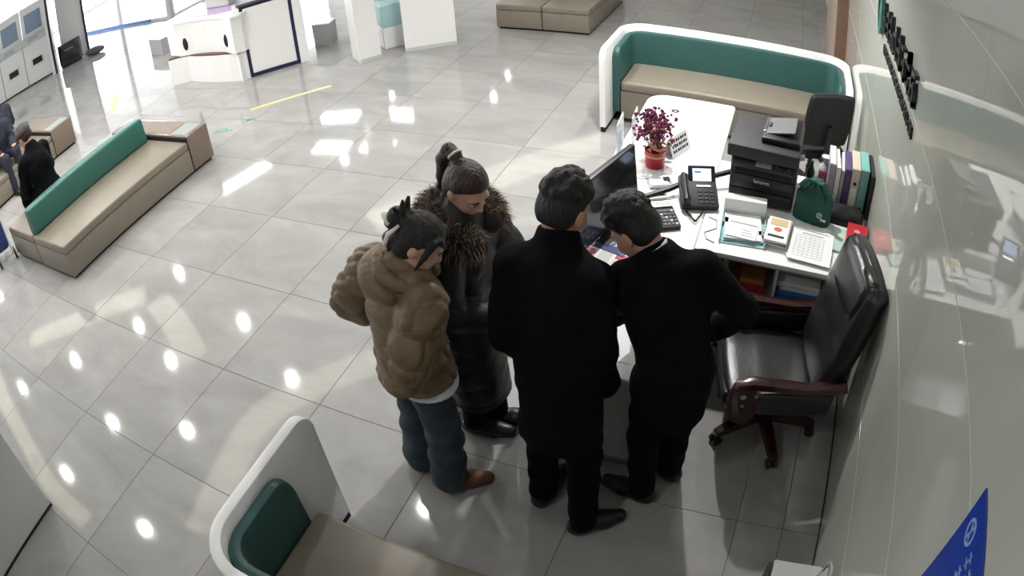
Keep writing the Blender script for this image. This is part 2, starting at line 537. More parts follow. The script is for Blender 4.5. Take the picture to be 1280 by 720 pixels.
# ------------------------------------------------------------------ booths
def upath(x0, x1, yf, yb, r, right=True):
    """points and inward normals of the U (or J) shaped plan"""
    s = 1 if yb > yf else -1
    out = []
    for t in np.linspace(0, 1, 14):
        out.append((x0, yf + (yb - s * r - yf) * t, 1, 0))
    for t in np.linspace(0, 1, 9)[1:]:
        a = t * PI / 2
        out.append((x0 + r - r * math.cos(a), yb - s * r + s * r * math.sin(a), math.cos(a), -s * math.sin(a)))
    if not right:
        for t in np.linspace(0, 1, 8)[1:]:
            out.append((x0 + r + (x1 - x0 - r) * t, yb, 0, -s))
        return out
    for t in np.linspace(0, 1, 8)[1:]:
        out.append((x0 + r + (x1 - x0 - 2 * r) * t, yb, 0, -s))
    for t in np.linspace(0, 1, 9)[1:]:
        a = t * PI / 2
        out.append((x1 - r + r * math.sin(a), yb - s * r + s * r * math.cos(a), -math.sin(a), -s * math.cos(a)))
    for t in np.linspace(0, 1, 14)[1:]:
        out.append((x1, yb - s * r + (yf - yb + s * r) * t, -1, 0))
    return out
def ushell(path, o0, o1, z0, z1, rc, bev=.008, i0=0, i1=None):
    """wall swept along the plan between inward offsets o0 and o1; top corners of its free ends rounded by rc"""
    P = path[i0:i1]
    s = [0.0]
    for a, b in zip(P, P[1:]):
        s.append(s[-1] + math.hypot(b[0] - a[0], b[1] - a[1]))
    L = s[-1]
    # extra samples near the ends
    samp = sorted(set([round(L * k / 160, 5) for k in range(161)] + [round(rc * (1 - math.cos(k * PI / 16)), 5) for k in range(9)] + [round(L - rc * (1 - math.cos(k * PI / 16)), 5) for k in range(9)]))
    bm = B()
    rings = []
    for q in samp:
        i = max(0, min(len(P) - 2, int(np.searchsorted(s, q)) - 1))
        u = (q - s[i]) / max(s[i + 1] - s[i], 1e-9)
        x, y, nx, ny = [P[i][k] * (1 - u) + P[i + 1][k] * u for k in range(4)]
        e = min(q, L - q)
        zt = z1 if e >= rc else z1 - rc + math.sqrt(max(rc * rc - (rc - e) ** 2, 0))
        b = bev
        ring = [(o0, z0), (o0, zt - b), (o0 + b * .3, zt - b * .3), (o0 + b, zt), (o1 - b, zt), (o1 - b * .3, zt - b * .3), (o1, zt - b), (o1, z0)]
        rings.append([bm.verts.new((x + nx * o, y + ny * o, z)) for o, z in ring])
    for a, b in zip(rings, rings[1:]):
        for k in range(8):
            bm.faces.new((a[k], a[(k + 1) % 8], b[(k + 1) % 8], b[k]))
    bm.faces.new(rings[0][::-1])
    bm.faces.new(rings[-1])
    return bm
def booth(label, x0, x1, yf, yb, padin, seatin, right=True):
    s = 1 if yb > yf else -1
    t = thing('booth_sofa', label, 'booth seat', ((x0 + x1) / 2, yf, 0))
    path = upath(x0, x1, yf, yb, .24, right)
    sh = obj('shell', ushell(path, 0, .055, .05, .82, .10), 'rim', t, True, smooth=True)
    obj('plinth', ushell(path, .008, .05, .0, .05, .001, .001), 'darkgap', t, True)
    pp = upath(x0, x1, yf + s * padin, yb, .24, right)
    obj('back_pad', ushell(pp, .057, .125, .12, .765, .09, .03), 'teal', t, True, smooth=True)
    xr = x1 - .13 if right else x1
    bm = box(B(), x0 + .13, xr, min(yf + s * seatin, yb - s * .13), max(yf + s * seatin, yb - s * .13), .33, .43, .028, 3)
    obj('seat_cushion', bm, 'beige', t, True, smooth=True)
    bm = box(B(), x0 + .13, xr, min(yf + s * (seatin + .012), yb - s * .13), max(yf + s * (seatin + .012), yb - s * .13), .05, .332, .006)
    obj('seat_base', bm, 'beige', t, True)
    return t
booth('white and green curved booth sofa behind the far end of the desk', 2.955, 5.235, 4.49, 5.42, .24, .24)
booth('white and green booth sofa beside the bottom edge, nearest the camera', 2.925, 4.45, .20, -.66, .30, .24, right=False)

# ------------------------------------------------------------------ waiting benches
def bench_half(x0, x1, y0, y1, t, zt=.36):
    obj('seat_base', box(B(), x0, x1, y0, y1, .03, zt - .085, .012), 'beige', t, True, smooth=True)
    obj('seat_cushion', box(B(), x0, x1, y0, y1, zt - .083, zt, .018, 3), 'beige', t, True, smooth=True)
def bench(label, x0, x1, y0, y1, blk, back=True):
    t = thing('waiting_bench', label, 'bench', ((x0 + x1) / 2, (y0 + y1) / 2, 0))
    xm = (x0 + x1) / 2
    ys = y1 - blk
    obj('plinth', box(B(), x0 + .03, x1 - .03, y0 + .03, y1 - .03, 0, .03), 'darkgap', t, True)
    bench_half(x0, xm - .006, y0, ys, t)
    bench_half(xm + .006, x1, y0, ys, t)
    if blk:
        obj('side_table', box(B(), x0, x1, ys + .012, y1, .03, .415, .012), 'brownleather', t, True, smooth=True)
        obj('table_gap', box(B(), x0 + .01, x1 - .01, ys, ys + .012, .04, .40), 'darkgap', t, True)
        obj('table_inlay', box(B(), x1 - .30, x1 - .05, ys + .04, y1 - .03, .412, .418, .002, 1), 'lcdgrey', t, True)
        obj('table_top', box(B(), x0 + .05, x1 - .32, ys + .04, y1 - .03, .412, .418, .002, 1), 'brownleather', t, True)
    if back:
        bm = box(B(), xm - .085, xm + .085, y0 + .03, ys - .03, .36, .64, .03, 3)
        for v in bm.verts:
            k = (v.co.z - .36) / .28
            v.co.x = xm + (v.co.x - xm) * (1 - .25 * k)
        obj('backrest', bm, 'teallite', t, True, smooth=True)
    return t
bench('long beige double bench with teal backrest, nearer of the two waiting benches', -2.09, -.65, 1.05, 3.17, .32)
bench('beige waiting bench with teal backrest behind the capped man', -5.25, -3.80, 1.05, 3.24, .42)
tb = bench('plain beige double bench block at the top edge, without visible backrest', .78, 2.06, 7.15, 9.0, 0, back=False)
obj('back_slab', box(B(), 1.36, 1.50, 7.62, 8.95, .36, .62, .03, 3), 'teal', tb, True, smooth=True)

# ------------------------------------------------------------------ reception desk and return
dk = thing('reception_desk', 'long white desk the group leans over', 'desk', (3.905, 2.3, 0))
def rrect(x0, x1, y0, y1, rs, seg=6):
    pts = []
    for (cx, cy, r, a0) in ((x1 - rs[0], y1 - rs[0], rs[0], 0), (x0 + rs[1], y1 - rs[1], rs[1], 90), (x0 + rs[2], y0 + rs[2], rs[2], 180), (x1 - rs[3], y0 + rs[3], rs[3], 270)):
        for k in range(seg + 1):
            a = math.radians(a0 + 90 * k / seg)
            pts.append((cx + r * math.cos(a), cy + r * math.sin(a)))
    return pts
obj('desktop', prism(B(), rrect(3.57, 4.235, .87, 3.84, (.03, .14, .06, .03)), 'z', .724, .75), 'white', dk, True)
obj('edge_band', prism(B(), rrect(3.565, 4.24, .865, 3.845, (.035, .145, .065, .035)), 'z', .727, .745), 'panelgrey', dk, True)
obj('end_panel', box(B(), 3.66, 4.17, .99, 1.02, .04, .724, .003), 'panelgrey', dk, True)
obj('panel_foot', box(B(), 3.65, 4.18, .985, 1.025, 0, .04), 'steel', dk, True)
obj('end_panel', box(B(), 3.66, 4.17, 3.62, 3.65, .04, .724, .003), 'panelgrey', dk, True)
obj('panel_foot', box(B(), 3.65, 4.18, 3.615, 3.655, 0, .04), 'steel', dk, True)
obj('modesty_panel', box(B(), 3.68, 3.70, 1.02, 3.62, .12, .724), 'white', dk, True)
obj('cable_grommet', lathe(B(), [(0, .749), (.022, .7515), (.03, .7515), (.032, .75)], (3.81, 3.57, 0), 18), 'blackrough', dk, True)

rt = thing('side_cabinet', 'white side cabinet with open shelves between desk and wall', 'cabinet', (4.74, 2.4, 0))
obj('worktop', box(B(), 4.243, 5.225, 1.9, 2.93, .724, .75, .003), 'white', rt, True)
obj('top_rail', box(B(), 4.25, 5.2, 1.935, 1.95, .69, .708, .002), 'panelgrey', rt, True)
obj('side_panel', box(B(), 4.25, 4.268, 1.95, 2.9, .02, .724), 'white', rt, True)
obj('side_panel', box(B(), 5.2, 5.218, 1.95, 2.9, .02, .724), 'white', rt, True)
obj('divider', box(B(), 4.705, 4.722, 1.95, 2.88, .44, .724), 'panelgrey', rt, True)
obj('shelf', box(B(), 4.268, 5.2, 1.97, 2.88, .425, .44), 'panelgrey', rt, True)
obj('shelf', box(B(), 4.268, 5.2, 1.97, 2.88, .06, .08), 'panelgrey', rt, True)
obj('back_panel', box(B(), 4.268, 5.2, 2.88, 2.9, .02, .724), 'panelgrey', rt, True)
obj('plinth', box(B(), 4.27, 5.2, 2.0, 2.88, 0, .06), 'darkgap', rt, True)

# ------------------------------------------------------------------ things in the cabinet
def bx(name, label, cat, x0, x1, y0, y1, z0, z1, mat, rz=0.0, bev=.003, group=None):
    cx, cy = (x0 + x1) / 2, (y0 + y1) / 2
    o = obj(name, box(B(), x0 - cx, x1 - cx, y0 - cy, y1 - cy, 0, z1 - z0, bev), mat)
    setloc(o, (cx, cy, z0), rz)
    return tag(o, label, cat, group)
def stack(name, label, cat, cx, cy, z, lx, ly, n, th, mats, rz, jit=.012, group=None):
    t = thing(name, label, cat, (cx, cy, z), rz, group)
    for k in range(n):
        a = RNG.uniform(-.12, .12)
        m = Matrix.Translation((RNG.uniform(-jit, jit), RNG.uniform(-jit, jit), 0)) @ rotz(a * .5)
        obj('sheet', box(B(), -lx / 2, lx / 2, -ly / 2, ly / 2, k * th, (k + 1) * th - .0005, 0, mtx=m), mats[k % len(mats)], t)
    return t
bx('package', 'red and ochre package on the left shelf under the worktop', 'box', 4.47, 4.66, 2.02, 2.2, .441, .50, 'crimson')
bx('package', 'ochre packet lying on the red package', 'box', 4.51, 4.65, 2.02, 2.16, .501, .535, M('ochre packet', (.40, .22, .05), .5))
bx('document_case', 'blue plastic document case lying on the right shelf', 'folder', 4.73, 5.0, 1.99, 2.22, .441, .50, M('blue plastic case', (.02, .13, .42), .35))
stack('paper_stack', 'white paper stack on top of the blue case', 'paper', 4.86, 2.12, .501, .25, .2, 5, .012, ['paper'], 0)
bx('book', 'yellowish upright booklet at the left end of the shelf', 'book', 4.40, 4.43, 2.02, 2.2, .441, .64, M('yellow booklet', (.33, .24, .06), .5))
bx('box_file', 'grey green closed carton on the floor level shelf', 'box', 4.72, 4.93, 1.99, 2.25, .081, .33, M('grey green carton', (.36, .40, .36), .6))
bx('gift_box', 'maroon gift box beside the grey green carton', 'box', 4.55, 4.705, 2.0, 2.2, .081, .36, M('maroon box', (.22, .01, .04), .4))

# ------------------------------------------------------------------ things on the desk
# monitor
mo = thing('desktop_monitor', 'large black flat monitor standing on the desk beside the men', 'monitor', (3.775, 1.885, .75), math.radians(-15))
obj('foot', box(B(), -.14, .06, -.12, .12, 0, .012, .004), 'black', mo)
obj('neck', box(B(), -.06, -.035, -.03, .03, .012, .25, .003), 'black', mo)
pm = Matrix.Translation((0, 0, .035)) @ Matrix.Rotation(math.radians(-5), 4, 'Y')
obj('housing', box(B(), -.035, 0.0, -.32, .32, 0, .36, .006, mtx=pm), 'black', mo, smooth=True)
obj('screen', box(B(), -.001, .0015, -.312, .312, .012, .352, mtx=pm), 'screen', mo)
# acrylic holders on the desk's front edge
def acrylic(label, x, y, ww, hh, rz, printed):
    t = thing('acrylic_sign_holder', label, 'sign holder', (x, y, .75), rz)
    obj('base', box(B(), -.04, .04, -ww / 2, ww / 2, 0, .006, .001), 'clear', t)
    obj('upright', box(B(), -.004, .004, -ww / 2, ww / 2, .006, hh), 'clear', t)
    obj('insert', box(B(), -.0015, .0015, -ww / 2 + .01, ww / 2 - .01, .03, hh - .01), 'paper', t)
    bm = B()
    for k in range(printed):
        box(bm, .0045, .0052, -ww / 2 + .025, ww / 2 - .03 - .02 * (k % 3), .06 + k * .03, .07 + k * .03)
    obj('print', bm, 'bluelite', t)
acrylic('tall clear acrylic sign holder at the desk edge, nearer the monitor', 3.60, 2.75, .21, .27, math.radians(4), 4)
acrylic('clear acrylic sign holder farther along the desk edge beside the flowers', 3.64, 2.98, .20, .22, math.radians(4), 5)
# flower pot
fp = thing('flower_pot', 'red pot with purple red dried berry sprigs on the desk', 'plant', (3.84, 2.70, .75))
obj('pot', lathe(B(), [(0, 0), (.058, 0), (.064, .02), (.067, .10), (.067, .115), (.06, .115), (.058, .10), (0, .095)], seg=28), 'red', fp, smooth=True)
st = B(); b1 = B(); b2 = B(); b3 = B()
for k in range(95):
    a = RNG.uniform(0, 2 * PI); sp = RNG.uniform(.03, .125); hh = RNG.uniform(.10, .27) * (1 - sp * 1.4)
    p1 = Vector((sp * math.cos(a), sp * math.sin(a) + .02, .11 + hh))
    tube(st, [(math.cos(a) * .02, math.sin(a) * .02, .10), p1 * .6 + Vector((0, 0, .05)), p1], .0016, 4)
    for q in range(4):
        c = p1 + Vector(RNG.uniform(-.022, .022, 3).tolist())
        g = (b1, b1, b2, b3)[q] if hh < .19 else b1
        bmesh.ops.create_icosphere(g, subdivisions=1, radius=RNG.uniform(.008, .0135), matrix=Matrix.Translation(c))
for k in range(26):
    a = RNG.uniform(-2.6, .2); rr = RNG.uniform(.02, .075)
    bmesh.ops.create_icosphere(b3, subdivisions=1, radius=.013, matrix=Matrix.Translation((rr * math.cos(a), rr * math.sin(a), .135 + RNG.uniform(0, .045))) @ Matrix.Diagonal((1, 1, .7, 1)))
obj('stems', st, M('dark twig', (.07, .02, .03), .7), fp, kind='stuff')
obj('berries', b1, M('plum berries', (.13, .012, .065), .4), fp, kind='stuff')
obj('blossoms', b2, M('magenta blossoms', (.34, .03, .13), .5), fp, kind='stuff', label='magenta blossoms')
obj('buds', b3, M('peach buds', (.62, .33, .25), .5), fp, kind='stuff', label='peach coloured buds')
obj('ribbon', lathe(B(), [(.0672, .078), (.0682, .08), (.0685, .092), (.0675, .094)], seg=28), M('gold ribbon', (.55, .28, .12), .4), fp, smooth=True)
# tent card + leaflet
tc_ = thing('tent_card', 'white printed tent card standing on a leaflet behind the flower pot', 'sign', (3.94, 2.93, .754), math.radians(68))
hw = .11
bm = B()
prism(bm, [(-.045, 0), (-.041, 0), (0, .125), (.041, 0), (.045, 0), (.002, .13), (-.002, .13)], 'x', -hw, hw)
obj('card', bm, 'paper', tc_)
bm = B()
sl = math.atan2(.13, .043)
for k in range(3):
    for q in range(7):
        mm = Matrix.Translation((0, -.0455, 0)) @ Matrix.Rotation(sl, 4, 'X')
        x0 = -.09 + q * .026
        box(bm, x0, x0 + .02 - .004 * ((q + k) % 2), .03 + k * .034, .048 + k * .034, -.0002, .001, mtx=mm)
obj('print', bm, 'inkblack', tc_)
lf = stack('leaflet', 'pale blue patterned leaflet lying under the tent card', 'paper', 3.94, 2.92, .7505, .13, .30, 1, .002, [M('pale leaflet', (.66, .74, .78), .5, var=.25, scale=30)], math.radians(-3), 0)
# desk phone on its bracket
ph = thing('desk_phone', 'black desk telephone with lit tilted screen and coiled cord', 'telephone', (4.165, 2.36, .75), math.radians(18))
tm = Matrix.Translation((0, 0, .066)) @ Matrix.Rotation(math.radians(24), 4, 'X')
obj('body', box(B(), -.10, .125, -.115, .105, -.02, .022, .008, mtx=tm), 'blackrough', ph, smooth=True)
obj('stand', prism(B(), [(-.09, 0), (.09, 0), (.09, .075), (-.09, .012)], 'x', -.07, .10), 'black', ph)
dm = tm @ Matrix.Translation((.04, .10, .03)) @ Matrix.Rotation(math.radians(28), 4, 'X')
ds = obj('display_housing', box(B(), -.082, .082, -.055, .055, -.012, .012, .006, mtx=dm), 'black', ph, smooth=True)
obj('display', box(B(), -.056, .056, -.037, .037, .011, .0135, mtx=dm), 'lcd', ds)
bm = B()
box(bm, -.045, -.005, .012, .020, .0134, .0139, mtx=dm)
obj('display_text', bm, 'navy', ds)
for r in range(4):
    for c in range(3):
        x = .005 + c * .034; y = -.095 + r * .026
        obj('key', box(B(), x, x + .026, y, y + .017, .022, .026, .002, 1, mtx=tm), 'black', ph)
obj('speaker_bar', box(B(), .0, .09, .018, .034, .0215, .026, .002, mtx=tm), 'steel', ph)
hs = B()
tube(hs, [tm @ Vector(p) for p in ((-.07, -.10, .03), (-.07, -.085, .05), (-.07, -.04, .055), (-.07, .03, .055), (-.07, .075, .05), (-.07, .10, .03))], [.018, .025, .017, .017, .025, .018], 10)
obj('handset', hs, 'black', ph, smooth=True)
cp = []
for k in range(90):
    u = k / 89
    base = Vector((-.075, -.12, .01)).lerp(Vector((-.035, -.235, .012)), min(1, u * 1.6)) if u < .62 else Vector((-.035, -.235, .012)).lerp(Vector((.035, -.115, .012)), (u - .62) / .38)
    cp.append(base + Vector((math.cos(k * 2.2) * .006, 0, math.sin(k * 2.2) * .006 + .004)))
obj('coiled_cord', tube(B(), cp, .0028, 5), 'black', ph, smooth=True)
ar = obj('support_bar', tube(B(), [(3.86, 2.26, .772), (4.0, 2.36, .80), (4.09, 2.45, .82), (4.22, 2.54, .83), (4.34, 2.62, .85)], [.017] * 5, 8), 'black', smooth=True)
tag(ar, 'black bent support bar running behind the desk telephone to the printer', 'bar')
tag(obj('phone_cable', tube(B(), [(4.27, 2.22, .753), (4.32, 2.20, .753), (4.33, 2.12, .753), (4.27, 2.06, .753), (4.29, 2.0, .753), (4.34, 1.98, .753)], .003, 6), 'beige', smooth=True), 'thin beige cable curling on the desk joint', 'cable')
# calculator
ca = thing('calculator', 'black desk calculator with tilted display behind the bent head', 'calculator', (4.03, 2.11, .75), math.radians(28))
cm = Matrix.Translation((0, 0, .009)) @ Matrix.Rotation(math.radians(6), 4, 'X')
obj('body', box(B(), -.065, .065, -.11, .10, .004, .03, .005, mtx=cm), 'blackrough', ca, smooth=True)
obj('display_hood', box(B(), -.06, .06, .055, .11, .028, .04, .004, mtx=cm), 'steel', ca)
obj('display', box(B(), -.035, .05, .065, .10, .0395, .041, mtx=cm), 'lcdgrey', ca)
for r in range(5):
    for c in range(5):
        x = -.053 + c * .0225; y = -.098 + r * .0285
        obj('key', box(B(), x, x + .016, y, y + .018, .03, .035, .002, 1, mtx=cm), 'black' if (r + c) % 4 else 'greybox', ca)
# card tray by the flower pot
ct = thing('card_tray', 'small grey tray with cards and a clip near the flower pot', 'tray', (3.93, 2.47, .75), math.radians(24))
obj('tray', box(B(), -.075, .075, -.045, .045, 0, .018, .003), 'greybox', ct)
obj('card', box(B(), -.065, .045, -.035, .035, .018, .024), 'paper', ct)
obj('clip', box(B(), .02, .06, .01, .045, .024, .034, .002), 'black', ct)
tag(obj('notepad', box(B(), -.09, .09, -.05, .05, 0, .006, mtx=rotz(.1)), 'paper'), 'thin white pad between flower pot and monitor', 'paper')
setloc(bpy.data.objects['notepad'], (3.85, 2.56, .7505))
tag(obj('pen', tube(B(), [(3.87, 2.30, .757), (3.96, 2.36, .757), (3.99, 2.37, .757)], [.004, .005, .003], 6), 'inkblack', smooth=True), 'black pen by the small card tray', 'pen')
# printed booklets between the two men's heads
bk = thing('booklet', 'navy booklet with white round emblem lying under the monitor', 'book', (3.775, 1.815, .7505), math.radians(-14))
obj('cover', box(B(), -.15, .15, -.09, .09, 0, .008, .001, 1), 'navy', bk)
em = B()
lathe(em, [(.020, .0082), (.026, .009), (.032, .0082)], (-.07, -.015, 0), 20)
sph(em, (-.07, -.015, .008), (.009, .009, .0012), 10)
obj('emblem', em, 'paper', bk)
em = B()
for r in range(2):
    for q in range(4):
        x = -.005 + q * .034; y = .012 - r * .045
        box(em, x, x + .026, y + .022, y + .027, .008, .0088)
        box(em, x + .003, x + .023, y + .010, y + .014, .008, .0088)
        box(em, x + .010, x + .015, y - .004, y + .027, .008, .0088)
        box(em, x, x + .008, y - .004, y + .002, .008, .0088)
obj('cover_lettering', em, 'paper', bk)
fy = thing('flyer', 'white flyer with pink flower and red block next to the navy booklet', 'paper', (3.825, 1.665, .7505), math.radians(-8))
obj('page', box(B(), -.15, .13, -.06, .06, 0, .004), 'paper', fy)
fb = B()
for k in range(6):
    sph(fb, (-.11 + .022 * math.cos(k), .01 + .022 * math.sin(k), .004), (.02, .014, .0008), 8)
obj('flower_print', fb, M('pink flower print', (.75, .16, .28), .5), fy)
obj('text_block', box(B(), -.055, .015, -.045, .045, .004, .0047), M('grey green print', (.52, .58, .52), .6), fy)
obj('colour_block', box(B(), .035, .12, .005, .05, .004, .0047), 'crimson', fy)
obj('colour_block', box(B(), .03, .12, -.05, -.005, .004, .0047), M('buff print', (.72, .62, .48), .6), fy)
for k, (x, y, a, m_) in enumerate(((3.85, 1.60, -.1, 'lilac'), (3.90, 1.58, .2, 'paper'), (3.83, 1.55, -.25, 'paper'))):
    stack('loose_papers', ('grey banded slips beside the flyer', 'white slips crossing the grey banded ones', 'white folded slips nearest the standing man')[k], 'paper', x, y, .751 + k * .0045, .16, .07, 2, .002, [m_, 'print' if k == 0 else 'paper'], a)
tag(obj('tablet', box(B(), -.055, .055, -.085, .085, 0, .01, .004), 'lcdgrey'), 'grey green flat pad under the bent man face', 'pad')
setloc(bpy.data.objects['tablet'], (3.97, 1.50, .7505), math.radians(-18))
stack('paper_sheets', 'white sheets on the desk between the two dark coats', 'paper', 4.02, 1.10, .7505, .21, .30, 2, .001, ['paper'], math.radians(6), .01)
tag(obj('paper_clip_mark', tube(B(), [(4.04, .97, .756), (4.075, 1.0, .756), (4.045, 1.04, .756)], .004, 6), 'inkblack', smooth=True), 'black folded cord lying on the white sheets at the desk end', 'cord')
stack('paper_sheets', 'white sheets by the grey green pad on the desk', 'paper', 3.86, 1.35, .7505, .21, .29, 2, .001, ['paper'], math.radians(-15), .01)
tag(obj('spectacle_cord', tube(B(), [(3.90, 1.36, .758), (3.96, 1.40, .758), (4.02, 1.38, .758), (4.08, 1.36, .758)], .004, 6), 'inkblack', smooth=True), 'thin black cord across the sheets in front of the grey green pad', 'cord')

# ------------------------------------------------------------------ printer
pr = thing('laser_printer', 'black multifunction printer on the side cabinet', 'printer', (4.545, 2.45, .75), math.radians(-3))
obj('body', box(B(), -.20, .20, 0, .40, .012, .30, .012, 3), 'blackrough', pr, smooth=True)
obj('paper_drawer', box(B(), -.192, .192, -.012, .02, .02, .10, .006), 'black', pr, smooth=True)
obj('front_cover', box(B(), -.192, .192, -.010, .02, .105, .195, .006), 'black', pr, smooth=True)
obj('output_slot', box(B(), -.17, .17, -.004, .06, .205, .25, .003), 'darkgap', pr)
cpn = Matrix.Translation((0, -.005, .275)) @ Matrix.Rotation(math.radians(35), 4, 'X')
obj('control_panel', box(B(), -.19, .19, -.035, .04, -.012, .012, .005, mtx=cpn), 'blackrough', pr, smooth=True)
obj('panel_display', box(B(), -.05, .045, -.022, .025, .011, .0135, mtx=cpn), 'lcdgrey', pr)
for x in (.075, .10, .15):
    obj('button', cyl(B(), cpn @ Vector((x, 0, .011)), cpn @ Vector((x, 0, .015)), .007, seg=10), 'steel', pr)
obj('scanner_lid', box(B(), -.225, .205, -.03, .44, .305, .385, .012, 3), 'blackrough', pr, smooth=True)
fd = obj('document_feeder', box(B(), -.04, .20, .06, .42, .385, .425, .012, 3), 'black', pr, smooth=True)
fm = Matrix.Translation((.05, .24, .43)) @ Matrix.Rotation(math.radians(-12), 4, 'Y')
obj('feeder_tray', box(B(), -.07, .11, -.12, .11, .0, .012, .003, mtx=fm), M('dark grey tray', (.12, .125, .13), .45), fd)
obj('feeder_guide', box(B(), -.085, -.07, -.10, .09, -.004, .02, .002, mtx=fm), 'chrome', fd)
obj('feeder_guide', box(B(), -.062, -.045, -.03, .02, .012, .022, .002, mtx=fm), 'black', fd)
text_mesh('maker_name', 'lenovo', .036, 'paper', pr, Matrix.Translation((-.005, -.0115, .165)) @ Matrix.Rotation(PI / 2, 4, 'X'))
# paper organiser in front of the printer
og = thing('document_tray', 'tilted cyan acrylic tray of documents leaning in front of the printer', 'tray', (4.48, 2.15, .75), math.radians(4))
obj('tray_floor', box(B(), -.13, .13, -.15, .13, 0, .008, .002), 'cyanacr', og)
obj('tray_side', box(B(), -.13, -.124, -.15, .13, .008, .03), 'cyanacr', og)
obj('tray_side', box(B(), .124, .13, -.15, .13, .008, .03), 'cyanacr', og)
obj('back_plate', box(B(), -.125, .125, .135, .20, 0, .115, .004), 'white', og)
for k in range(4):
    mm = Matrix.Translation((RNG.uniform(-.01, .01), RNG.uniform(-.01, .01), .009 + k * .006)) @ rotz(RNG.uniform(-.08, .08))
    obj('sheet', box(B(), -.105, .105, -.13, .12, 0, .004, mtx=mm), ('cyanacr', 'paper', 'cyanacr', 'paper')[k], og)
mm = Matrix.Translation((0, -.01, .034)) @ rotz(-.12)
obj('passbook', box(B(), -.085, .085, -.115, .055, 0, .004, mtx=mm), 'paper', og, label='white printed form')
obj('print_band', box(B(), -.08, .08, .02, .032, .004, .0047, mtx=mm), 'print', og)
for k in range(3):
    obj('print_band', box(B(), .0, .07 - .01 * k, -.09 + k * .025, -.082 + k * .025, .004, .0047, mtx=mm), 'lilac', og)
obj('tab', box(B(), -.125, -.09, .02, .07, .028, .031), 'print', og)
obj('tab', box(B(), .09, .125, -.06, -.02, .028, .031), 'print', og)
# bundle of small cards
cb = thing('booklet_bundle', 'small bundle of printed booklets beside the tilted tray', 'booklets', (4.68, 2.16, .75), math.radians(-4))
for k in range(7):
    mm = Matrix.Translation((RNG.uniform(-.008, .008), RNG.uniform(-.01, .01), k * .008)) @ rotz(RNG.uniform(-.06, .06))
    obj('booklet', box(B(), -.065, .065, -.12, .12, 0, .0072, mtx=mm), ('paper', 'lilac', 'paper', 'print', 'paper', 'cream', 'paper')[k], cb)
sp_ = B(); sph(sp_, (.0, -.01, .0565), (.025, .022, .0012), 10); obj('cover_print', sp_, M('orange red print', (.62, .14, .07), .5), cb)
obj('cover_print', box(B(), -.05, .045, -.09, -.07, .056, .0572), 'inkblack', cb)
obj('cover_print', box(B(), -.05, .05, .03, .10, .056, .0572), M('gold print', (.60, .48, .25), .5), cb)
# list sheets
ls = thing('list_sheets', 'white tabulated list sheets in front of the green bag', 'paper', (4.88, 2.14, .7505), math.radians(-5))
for k in range(5):
    mm = Matrix.Translation((RNG.uniform(-.012, .012), -.012 * k + .03, k * .004)) @ rotz(RNG.uniform(-.04, .04))
    obj('sheet', box(B(), -.125, .125, -.17, .15, 0, .0035, mtx=mm), 'paper', ls)
pb = B()
for c in range(7):
    box(pb, -.09 + c * .028, -.089 + c * .028, -.15, .06, .0208, .0213)
for r in range(9):
    box(pb, -.09, .08, -.15 + r * .026, -.149 + r * .026, .0208, .0213)
box(pb, -.10, .10, .112, .118, .0208, .0213)
box(pb, -.06, .07, .08, .086, .0208, .0213)
obj('print_table', pb, 'print', ls)
gb = stack('green_brochures', 'pale green brochures behind the list sheets near the wall', 'paper', 5.06, 2.24, .7505, .14, .24, 3, .005, [M('pale green print', (.42, .58, .50), .5), 'paper'], math.radians(-12))
bx('red_booklet', 'bright red booklet by the wall behind the leather chair', 'book', 5.10, 5.23, 2.22, 2.42, .7505, .79, 'crimson', math.radians(-6))
sp_ = B(); sph(sp_, (5.165, 2.33, .7905), (.02, .02, .001), 10); o_ = obj('emblem', sp_, M('pale red print', (.8, .25, .25), .5), bpy.data.objects['red_booklet'], True)
# green drawstring bag
def bag_mesh():
    bm = B()
    N, Z = 28, 16
    rings = []
    for k in range(Z + 1):
        u = k / Z
        z = .27 * u
        wd = .118 * (1 - .10 * u) * (1 if u < .62 else 1 - (u - .62) * 1.75)
        dp = .058 * (1 - .2 * u) * (1 if u < .6 else 1 - (u - .6) * 1.1)
        ring = []
        for q in range(N):
            a = 2 * PI * q / N
            c, s_ = math.cos(a), math.sin(a)
            f = (abs(c) ** 3 + abs(s_) ** 3) ** (-1 / 3)
            wr_ = 1 + .05 * math.sin(6 * a + 3 * u) * u + .03 * math.sin(13 * a + 9 * u)
            ring.append(bm.verts.new((wd * c * f * wr_, dp * s_ * f * wr_, z)))
        rings.append(ring)
    for a, b in zip(rings, rings[1:]):
        for q in range(N):
            bm.faces.new((a[q], a[(q + 1) % N], b[(q + 1) % N], b[q]))
    bm.faces.new(rings[0][::-1]); bm.faces.new(rings[-1])
    return bm
bg = thing('fabric_bag', 'dark green fabric bag with knotted handles and small white logo', 'bag', (4.875, 2.42, .752), math.radians(-14))
obj('body', bag_mesh(), 'greenbag', bg, smooth='full')
for s_ in (-1, 1):
    obj('handle', tube(B(), [(.02 * s_ - .01, -.02, .255), (.055 * s_, -.05, .275), (.085 * s_, -.062, .235), (.075 * s_, -.058, .185), (.045 * s_, -.05, .205), (.015 * s_, -.035, .245)], [.012, .016, .016, .014, .012, .012], 8, closed=True), 'greenbag', bg, smooth=True)
lg = B()
tube(lg, [(.055 + .016 * math.cos(a), -.0575, .075 + .016 * math.sin(a)) for a in np.linspace(0, 2 * PI, 14)[:-1]], .0028, 5, closed=True)
box(lg, .05, .06, -.0605, -.056, .07, .08)
for q in range(3):
    box(lg, .066 + q * .012, .075 + q * .012, -.0605, -.05, .045, .056)
obj('logo', lg, 'paper', bg)
